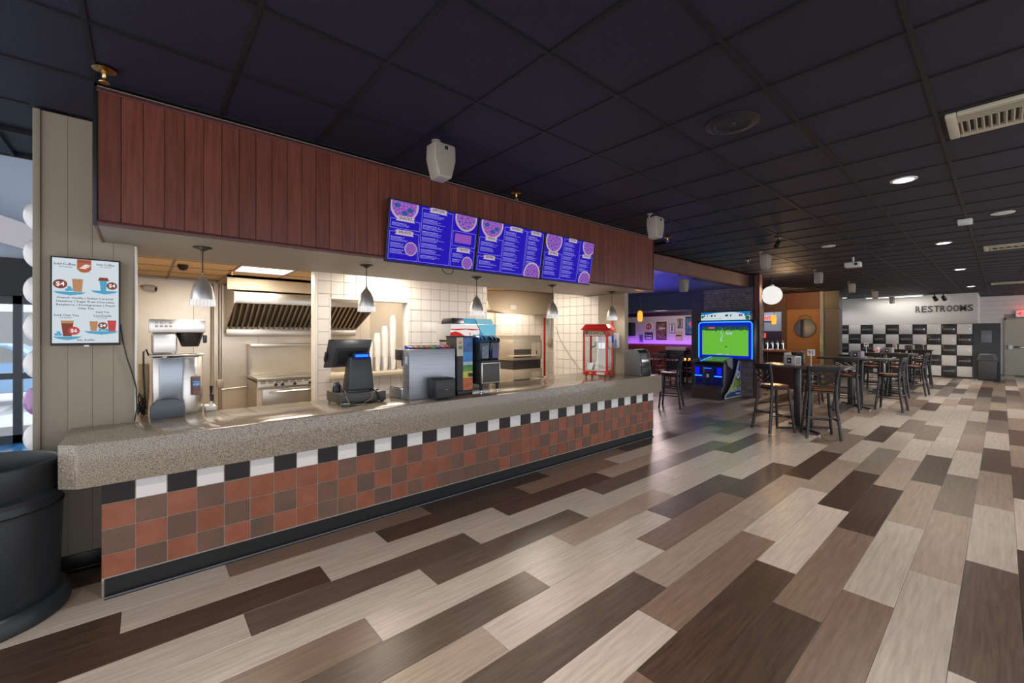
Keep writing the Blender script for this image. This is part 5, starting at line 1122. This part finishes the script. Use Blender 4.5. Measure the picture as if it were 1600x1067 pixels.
# ================================================================ BAR ROOM FURNISHING
tag(MB().box(15.43, 15.47, 5.4, 11.0, 1.185, 1.205).build('led_strip', em('led_violet', (.32,.07,1.0), 2.2)), 'violet light strip along the top of the red wainscot', 'light strip')
lamp('violet_wash', 'AREA', (15.30, 8.3, 1.22), 13, (.36,.08,1), .1, None, rot=(0, math.radians(-140), 0), sy=5)
lamp('blue_wash', 'AREA', (8.9, 6.0, 2.1), 45, (.02,.07,1), 3.0, None, rot=(PI,0,0), sy=2.0)
lamp('bar_fill', 'POINT', (13.6, 7.8, 2.2), 75, (1,.80,.80), .2)
def wall_art(y, z, w_, h_, col, lab, kind):
    r_ = root('wall_picture', (15.49, y, z), lab, 'wall art', 'pictures on the bar wall')
    pl = Plane((15.478, y+w_/2, z-h_/2), (0,-1,0), (0,0,1))
    if kind == 'round':
        MB().cyl((15.499,y,z), (15.475,y,z), w_/2, n=28).build('disc', M['whitep'], r_)
        mb = MB(); pl.disc(mb, w_/2, h_/2, w_*.42, .005); mb.build('print', mat('art_red', (.5,.04,.04), .4), r_)
        mb = MB(); pl.disc(mb, w_/2, h_/2, w_*.2, .007); mb.build('emblem', M['whitep'], r_); mb = MB(); pl.rect(mb, w_*.42, w_*.58, h_*.32, h_*.68, .009); mb.build('numeral', mat('art_navy', (.02,.03,.15), .4), r_)
        return
    MB().box(15.48, 15.499, y-w_/2, y+w_/2, z-h_/2, z+h_/2).build('frame', M['darkm'] if kind != 'tan' else mat('art_tan', (.36,.28,.14), .5), r_, bevel=.004)
    mb = MB(); pl.rect(mb, w_*.06, w_*.94, h_*.06, h_*.94, .0); mb.build('print', mat('art_%s' % lab[:12].replace(' ','_'), col[0], .4, col2=col[1], nscale=7), r_)
    mb = MB()
    if kind == 'corona': pl.text(mb, 'Corona', w_/2, h_*.58, h_*.4, .003, fit=w_*.8); pl.rect(mb, w_*.12, w_*.88, h_*.14, h_*.30, .003)
    elif kind == 'tri': pl.poly(mb, [(w_*.2,h_*.6),(w_*.9,h_*.2),(w_*.95,h_*.4),(w_*.5,h_*.75)], .003)
    elif kind == 'tall': pl.rect(mb, w_*.3, w_*.9, h_*.62, h_*.68, .003); pl.rect(mb, w_*.1, w_*.7, h_*.56, h_*.58, .003)
    elif kind == 'tan': pl.rect(mb, w_*.1, w_*.9, h_*.48, h_*.62, .003)
    else: pl.rect(mb, w_*.4, w_*.6, h_*.2, h_*.85, .003)
    mb.build('print_mark', {'tri': mat('art_pink', (.55,.12,.25), .4), 'tan': M['darkm'], 'frame': M['darkm']}.get(kind, M['whitep']), r_)
def ay(px): r = (px-800)/FPX; return 15.5*(math.sin(YAW)-math.cos(YAW)*r)/(math.cos(YAW)+math.sin(YAW)*r)
def az(px, py): r = (px-800)/FPX; return EYE+15.5*((521.285-py)/FPX)/(math.cos(YAW)+math.sin(YAW)*r)
wall_art(ay(1014.2), az(1014,510), .33, .33, None, 'round red and white beer sign on the bar wall', 'round')
wall_art(ay(1014), az(1014,525), .36, .29, ((.03,.035,.06),(.05,.05,.09)), 'dark rectangular beer sign with white lettering under the round sign', 'corona')
wall_art(ay(1033.5), az(1033,517), .44, .72, ((.05,.03,.03),(.30,.14,.10)), 'tall brown framed poster in the middle of the bar wall', 'tall')
wall_art(ay(1050.5), az(1050,513), .22, .36, ((.62,.60,.60),(.5,.5,.52)), 'small white framed bottle print right of the tall poster', 'frame')
wall_art(ay(1063), az(1063,505.5), .20, .36, ((.04,.06,.05),(.45,.38,.28)), 'narrow dark and cream picture high on the bar wall', 'frame')
wall_art(ay(1061), az(1061,525), .26, .34, ((.42,.33,.15),(.50,.40,.22)), 'tan shield plaque low on the bar wall', 'tan')
wall_art(ay(1080), az(1080,509), .44, .70, ((.01,.20,.38),(.03,.06,.10)), 'blue poster with a pink stripe beside the navy pillar', 'tri')
wall_art(ay(1002), az(1002,529), .16, .30, ((.03,.03,.12),(.25,.22,.45)), 'small dark print lowest at the left of the bar wall', 'frame')
tag(MB().box(15.2, 15.49, 10.0, 10.5, 1.5, 2.05).build('wall_tv', M['blackp'], bevel=.01), 'dark television at the left end of the bar wall', 'television')
def amber(x, y, z, ceil_z, lab):
    r_ = root('amber_pendant', (x, y, z), lab, 'pendant lamp', 'amber glass pendants in the bar')
    MB().lathe([(.03,.17),(.055,.14),(.066,.05),(.06,-.04),(.048,-.10),(.042,-.10),(.055,.05),(.03,.15)], x, y, 18, z, ring=True).build('shade', em('amber_glass', (1.0,.40,.05), 1.4), r_)
    MB().cyl((x,y,z+.16), (x,y,ceil_z), .006, n=6).build('cord', M['darkm'], r_)
    MB().lathe([(.04,0),(.04,-.02),(0,-.02)], x, y, 14, ceil_z).build('canopy', M['darkm'], r_)
    lamp('amber_light', 'POINT', (x, y, z-.14), 14, (1,.55,.18), .06, r_)
amber(9.5, 6.0, 2.0, 2.75, 'amber glass pendant left of the bar pictures'); amber(13.0, 4.42, 1.99, H, 'amber glass pendant half behind the wood post'); amber(13.6, 4.26, 1.96, H, 'amber glass pendant over the beer taps, before the exit sign')
lamp('bar_warm', 'SPOT', (15.2, 4.6, 2.95), 120, (1,.62,.28), .1, None, rot=(0, math.radians(-62), 0), spot=1.9)
# low tables and chairs in the bar room
def make_chair():
    r_ = root('dining_chair', (0,0,0), 'x', 'chair', 'dark dining chairs in the bar room'); m = M['darkm']
    MB().box(-.2, .2, -.2, .2, .44, .475).build('seat', M['seatw'], r_, bevel=.01)
    for s_ in (-1, 1):
        MB().cyl((.17,s_*.17,.44), (.19,s_*.19,0), .017, n=6).build('front_leg', m, r_)
        MB().tube([(-.22,s_*.19,0),(-.18,s_*.175,.45),(-.22,s_*.18,.98)], .017, 6).build('back_post', m, r_)
    MB().box(-.225, -.205, -.18, .18, .88, .97).build('top_rail', m, r_)
    for p0, p1 in (((-.185,-.17,.55), (-.21,.17,.88)), ((-.185,.17,.55), (-.21,-.17,.88)), ((-.185,-.17,.68), (-.205,.0,.88)), ((-.185,.17,.68), (-.205,.0,.88))): MB().cyl(p0, p1, .01, n=5).build('cross_slat', m, r_)
    return r_
ch0 = make_chair()
CH = [(12.1,7.45,.1,'leftmost of the row before the red wainscot'), (12.25,6.95,.05,'second from the left before the red wainscot'), (12.35,6.45,.1,'third from the left before the red wainscot'), (12.45,5.98,.0,'nearest the navy pillar'), (13.62,7.8,3.1,'behind the left bar room table'), (13.66,6.7,3.1,'behind the right bar room table')]
for i, (x, y, a, lb) in enumerate(CH):
    t = ch0 if i == 0 else copy_tree(ch0); t.location = (x, y, 0); t.rotation_euler = (0,0,a); t['label'] = 'dark dining chair '+lb
for x, y, lb in ((12.95,7.78,'reddish bar room table at the left, behind the kiosk'), (12.98,6.66,'reddish bar room table beside the arcade cabinet')):
    r_ = root('dining_table', (x, y, 0), lb, 'table', 'bar room tables')
    MB().box(x-.38, x+.38, y-.48, y+.48, .72, .75).build('tabletop', mat('red_table', (.22,.07,.045), .25), r_, bevel=.006)
    MB().cyl((x,y,.03), (x,y,.72), .045, n=12).build('column', M['darkm'], r_); MB().box(x-.28, x+.28, y-.04, y+.04, 0, .03).box(x-.04, x+.04, y-.28, y+.28, 0, .03).build('base', M['darkm'], r_)
r_ = root('equipment_stand', (14.95, 7.85, 0), 'dark equipment stand with a grey top unit before the red wainscot', 'stand')
MB().box(14.7, 15.2, 7.5, 8.2, 0, .98).build('body', M['darkm'], r_, bevel=.01); MB().box(14.75, 15.15, 7.45, 8.25, .98, 1.1).build('top_unit', mat('grey_unit', (.22,.20,.20), .4), r_, bevel=.01)
for k in range(3): tag(MB().lathe([(0,0),(.03,0),(.032,.07),(0,.075)], 12.95, 6.30+.13*k, 12, .751).build('candle', em('candle_glow', (1,.35,.06), 2.5)), 'small glowing candle jar on the table beside the arcade, '+('left','middle','right')[2-k]+' one', 'candle', 'candle jars')
# bar with taps behind the post
r_ = root('bar_counter', (14.3, 5.0, 0), 'brown bar counter with dark front behind the wood post', 'bar counter')
MB().box(14.0, 14.5, 4.05, 5.1, 0, 1.06).build('front', mat('bar_front', (.05,.028,.03), .4), r_)
MB().box(13.9, 14.6, 3.66, 5.12, 1.06, 1.12).build('top', mat('bar_top', (.22,.10,.06), .25), r_, bevel=.008)
MB().box(14.0, 14.1, 3.70, 4.05, 0, 1.06).build('end_panel', mat('bar_front', (0,0,0)), r_)
for k, y in enumerate((4.22, 4.36, 4.50, 4.64, 4.78)):
    r_ = root('beer_tap', (14.25, y, 1.12), 'chrome arched beer tap on the bar, number %s from the orange wall' % ('one','two','three','four','five')[k], 'beer tap', 'chrome beer taps')
    MB().tube([(14.25,y,1.12),(14.25,y,1.32),(14.22,y,1.36),(14.16,y,1.37),(14.11,y,1.34),(14.10,y,1.28)], .022, 8).build('arch', M['chrome'], r_)
    MB().cyl((14.10,y,1.34), (14.09,y,1.44), .012, .018, n=8).build('handle', M['blackp'], r_); MB().lathe([(.05,0),(.05,.012),(.025,.02)], 14.25, y, 14, 1.12).build('flange', M['chrome'], r_)
r_ = root('globe_lamp', (12.1, 3.84, 2.3), 'large white lit globe lamp hung beside the wood post', 'globe lamp')
MB().ball((12.1,3.84,2.57), .235, n=32, m=20).build('globe', em('globe_white', (.90,.87,.82), 1.0), r_)
MB().lathe([(.05,2.79),(.06,2.80),(.06,2.83),(.02,2.84)], 12.1, 3.84, 20).build('collar', M['steel'], r_)
MB().cyl((12.10,3.84,2.83), (12.10,3.84,3.045), .015, n=8).build('hanger', M['darkm'], r_)
lamp('globe_glow', 'POINT', (12.0, 3.55, 2.6), 26, (1,.62,.32), .2, r_)  # extra warm lamp beside the globe, turns the ceiling orange
r_ = root('exit_sign', (19.9, 6.6, 2.2), 'small red exit sign beyond the bar opening', 'exit sign')
MB().box(19.9, 20.0, 6.30, 6.75, 2.12, 2.36).build('housing', M['whitep'], r_); xp = Plane((19.895, 6.75, 2.12), (0,-1,0), (0,0,1)); mb = MB(); xp.rect(mb, .03, .42, .03, .21, .001); mb.build('face', em('exit_face', (.9,.35,.30), 1.0), r_); mb = MB(); xp.text(mb, 'EXIT', .225, .12, .17, .004); mb.build('lettering', em('exit_red', (.9,.02,.02), 1.0), r_)
tag(MB().box(19.92, 19.95, 6.55, 7.05, 1.42, 1.62).build('neon_sign', em('neon_red', (.9,.12,.10), .9)), 'small red lit sign low beyond the bar opening', 'lit sign')
lamp('beyond_bar_fill', 'POINT', (19.0, 6.4, 2.6), 30, (.85,.9,1), .2)
# round mirror on a strap
yM, zM = 4.585, 1.79
r_ = root('round_mirror', (17.79, yM, zM), 'round mirror hung by a leather strap on the orange wall', 'mirror')
MB().cyl((17.799,yM,zM), (17.775,yM,zM), .345, n=40).build('rim', mat('mirror_rim', (.09,.05,.03), .4), r_)
MB().cyl((17.776,yM,zM), (17.770,yM,zM), .315, n=40).build('glass', M['chrome'], r_)
MB().tube([(17.785,yM+.20,zM+.28),(17.785,yM+.16,zM+.40),(17.785,yM,zM+.46),(17.785,yM-.16,zM+.40),(17.785,yM-.20,zM+.28)], .012, 6).build('strap', mat('mirror_rim', (0,0,0)), r_)
tag(MB().box(17.66, 17.70, 4.035, 4.115, .95, 1.60).build('wall_poster_strip', mat('teal_poster', (.12,.36,.40), .5, col2=(.5,.5,.2), nscale=4)), 'narrow teal and yellow poster on the grey wall corner', 'poster')

# ================================================================ LOCKERS
r_ = root('locker_bank', (22.2, 2.6, 0), 'checkerboard bank of black and white lockers under the RESTROOMS lettering', 'lockers')
MB().box(22.06, 22.34, .67, 4.53, .0, 1.945).build('carcass', mat('locker_carcass', (.045,.04,.038), .5), r_)
LW, LH = .386, .379
wm = mat('locker_white', (.66,.655,.63), .35); bm_ = mat('locker_black', (.035,.036,.038), .25)
for i in range(10):
    for j in range(5):
        y0 = .67+i*LW; z1 = 1.945-j*LH; w_ = (i+j) % 2 == 0
        d_ = MB().box(22.03, 22.06, y0+.006, y0+LW-.006, z1-LH+.006, z1-.006).build('locker_door', wm if w_ else bm_, r_, bevel=.008, seg=2)
        MB().box(22.02, 22.03, y0+.06, y0+.075, z1-LH*.5-.012, z1-LH*.5+.012).build('lock', M['chrome'], d_)
        if not w_: MB().box(22.024, 22.03, y0+.05, y0+LW-.05, z1-LH*.5-.03, z1-LH*.5+.03).build('door_slot', mat('slot_grey', (.16,.16,.17), .3), d_)
tag(MB().box(22.05, 22.34, .02, .655, 0, 1.95).build('end_partition', mat('slate_panel', (.045,.05,.058), .45)), 'tall slate grey partition at the right end of the lockers', 'partition')
tag(MB().box(22.03, 22.048, .22, .47, 1.28, 1.70).build('notice_board', mat('notice_grey', (.16,.18,.21), .3), bevel=.004), 'blue-grey notice plate on the slate partition', 'notice')
r_ = root('restrooms_lettering', (22.345, 1.4, 2.3), 'dark RESTROOMS lettering on the white wall over the lockers', 'lettering')
rp = Plane((22.348, 2.16, 2.40), (0,-1,0), (0,0,1)); x = 0
for ch in 'RESTROOMS':
    vs, fs = txt(ch, .02); xa = [v[0] for v in vs]; ya = [v[1] for v in vs]; sx = (.142 if ch != 'M' else .165)/(max(xa)-min(xa)); sy = .235/(max(ya)-min(ya)); nv = len(vs)
    me = MB(); me.add([rp.p(x+(v[0]-min(xa))*sx, (v[1]-min(ya))*sy, h_) for h_ in (0, .03) for v in vs], fs+[tuple(k+nv for k in f) for f in fs])
    me.build('letter', mat('letter_grey', (.07,.07,.072), .35, .3), r_, smooth=0); x += (.142 if ch != 'M' else .165)+.025
r_ = root('strip_light', (21.9, 2.9, 2.98), 'long white strip light on the ceiling before the locker wall', 'light')
MB().box(21.85, 21.95, 1.9, 3.6, 3.0, 3.046).build('housing', M['whitep'], r_); MB().box(21.86, 21.94, 1.95, 3.55, 2.99, 3.0).build('tube', em('strip_white', (1,.97,.92), 3.5), r_)
lamp('strip_lamp', 'AREA', (21.9, 2.75, 2.97), 12, (1,.95,.88), .1, r_, sy=1.6)
r_ = root('track_light', (21.4, 1.45, 2.9), 'black twin-head track spotlight in front of the RESTROOMS lettering', 'spotlight')
MB().box(21.37, 21.43, 1.2, 1.75, 3.02, 3.046).build('track', M['darkm'], r_)
for y in (1.36, 1.58): MB().cyl((21.4,y,3.02), (21.42,y-.02,2.88), .02, n=8).cyl((21.38,y,2.9), (21.52,y-.04,2.80), .05, .065, n=14).build('head', M['darkm'], r_)
lamp('locker_wall_wash', 'SPOT', (21.0, 2.2, 2.9), 22, (1,.95,.88), .1, r_, rot=(0, math.radians(-50), 0), spot=2.2)  # lamp with no fixture of its own, brightens the locker wall
r_ = root('exit_sign', (24.9, -.6, 2.3), 'red lit exit sign over the sage exit door', 'exit sign')
MB().box(24.9, 25.0, -.85, -.35, 2.22, 2.46).build('housing', M['whitep'], r_); xp = Plane((24.895, -.35, 2.22), (0,-1,0), (0,0,1)); mb = MB(); xp.rect(mb, .03, .47, .03, .21, .001); mb.build('face', em('exit_face', (0,0,0)), r_)
mb = MB(); xp.text(mb, 'EXIT', .27, .12, .18, .004); xp.poly(mb, [(.04,.12),(.09,.17),(.09,.07)], .004); mb.build('lettering', em('exit_red', (0,0,0)), r_)
lamp('exit_glow', 'POINT', (24.7, -.6, 2.5), 3, (1,.08,.05), .1, r_)
r_ = root('litter_bin', (21.75, .32, 0), 'dark grey litter bin with a hinged cap beside the lockers', 'litter bin')
MB().hexa([(21.55,.12,.0),(21.95,.12,.0),(21.95,.52,.0),(21.55,.52,.0)], [(21.53,.10,.68),(21.97,.10,.68),(21.97,.54,.68),(21.53,.54,.68)]).build('body', mat('bin_grey', (.045,.047,.052), .5), r_, bevel=.02)
MB().hexa([(21.51,.07,.68),(21.99,.07,.68),(21.99,.57,.68),(21.51,.57,.68)], [(21.56,.13,.92),(21.94,.13,.92),(21.94,.51,.92),(21.56,.51,.92)]).build('cap', mat('bin_cap', (.055,.057,.065), .45), r_, bevel=.015)
MB().box(21.515, 21.53, .18, .46, .74, .86).build('flap', mat('bin_grey', (0,0,0)), r_)
MB().box(21.54, 21.96, .11, .53, 0, .06).build('plinth', M['rubber'], r_)

# ================================================================ ENTRY: balloons, banner, outdoors
bl_m = mat('pearl_balloon', (.70,.69,.68), .18, coat=.5)
BB = [(-0.575,4.74,2.470,'topmost'), (-0.575,4.74,2.190,'second from the top'), (-0.575,4.74,1.915,'third from the top'), (-0.575,4.74,1.640,'fourth from the top'), (-0.575,4.74,1.365,'fifth from the top'), (-0.575,4.74,1.090,'sixth from the top'), (-0.575,4.74,0.815,'seventh from the top'), (-0.575,4.74,0.540,'lowest')]
for k, (x, y, z, lb) in enumerate(BB):
    col = bl_m if k != 5 else mat('violet_balloon', (.35,.16,.38), .2, coat=.5)
    r_ = root('balloon', (x, y, z-.14), ('violet' if k == 5 else 'pearl white')+' balloon in the column by the entrance, '+lb, 'balloon', 'balloon column')
    MB().ball((x,y,z), .10, rz=.12, n=20, m=14).build('skin', col, r_); MB().cyl((x,y,z-.12), (x,y,z-.14), .005, .011, n=8).build('knot', col, r_)
pts = []
for k in range(17): t = k/16; pts.append((-3.6+3.05*t, 9.0, 3.35-.75*t**1.5, ))
ban = MB(); top = [(x, z+.36-.10*i/16) for i, (x, y, z) in enumerate(pts)]; bot = [(x, z-.08) for (x, y, z) in pts]
tag(ban.prism(bot+top[::-1], 'y', 8.9, 9.0).build('draped_banner', mat('pale_fabric', (.62,.56,.56), .6)), 'pale swooping fabric banner above the entrance doors', 'banner')
r_ = root('parked_car', (-2.6, 15.5, -.05), 'blue parked car seen through the entrance doors', 'car')
MB().prism([(-5.0,.25),(-.2,.25),(-.15,.75),(-.9,.86),(-1.7,.92),(-2.3,1.35),(-3.9,1.38),(-4.5,.95),(-5.0,.9)], 'y', 14.6, 16.3).build('body', mat('car_blue', (.03,.25,.55), .2), r_, bevel=.06, seg=3)
MB().prism([(-1.85,.94),(-2.35,1.3),(-3.8,1.32),(-4.3,.96)], 'y', 14.58, 16.32).build('windows', mat('car_glass', (.03,.04,.05), .08), r_)
for x in (-1.1, -4.1):
    for y in (14.6, 16.1): MB().cyl((x,y,.27), (x,y+.2,.27), .32, n=20).build('wheel', M['rubber'], r_)
r_ = root('white_building', (-4, 30, -.05), 'pale building across the parking lot outside the doors', 'building')
MB().box(-16, 6, 30, 36, -.05, 4.0).build('wall', mat('pale_building', (.7,.7,.68), .7), r_); MB().box(-16.5, 6.5, 29.5, 36, 4.0, 4.4).build('roof', mat('roof_grey', (.3,.3,.3), .7), r_)
for k in range(4): MB().box(-14+k*4.5, -11.5+k*4.5, 29.97, 30.0, 1.0, 2.6).build('window', mat('dark_window', (.06,.08,.1), .1), r_)
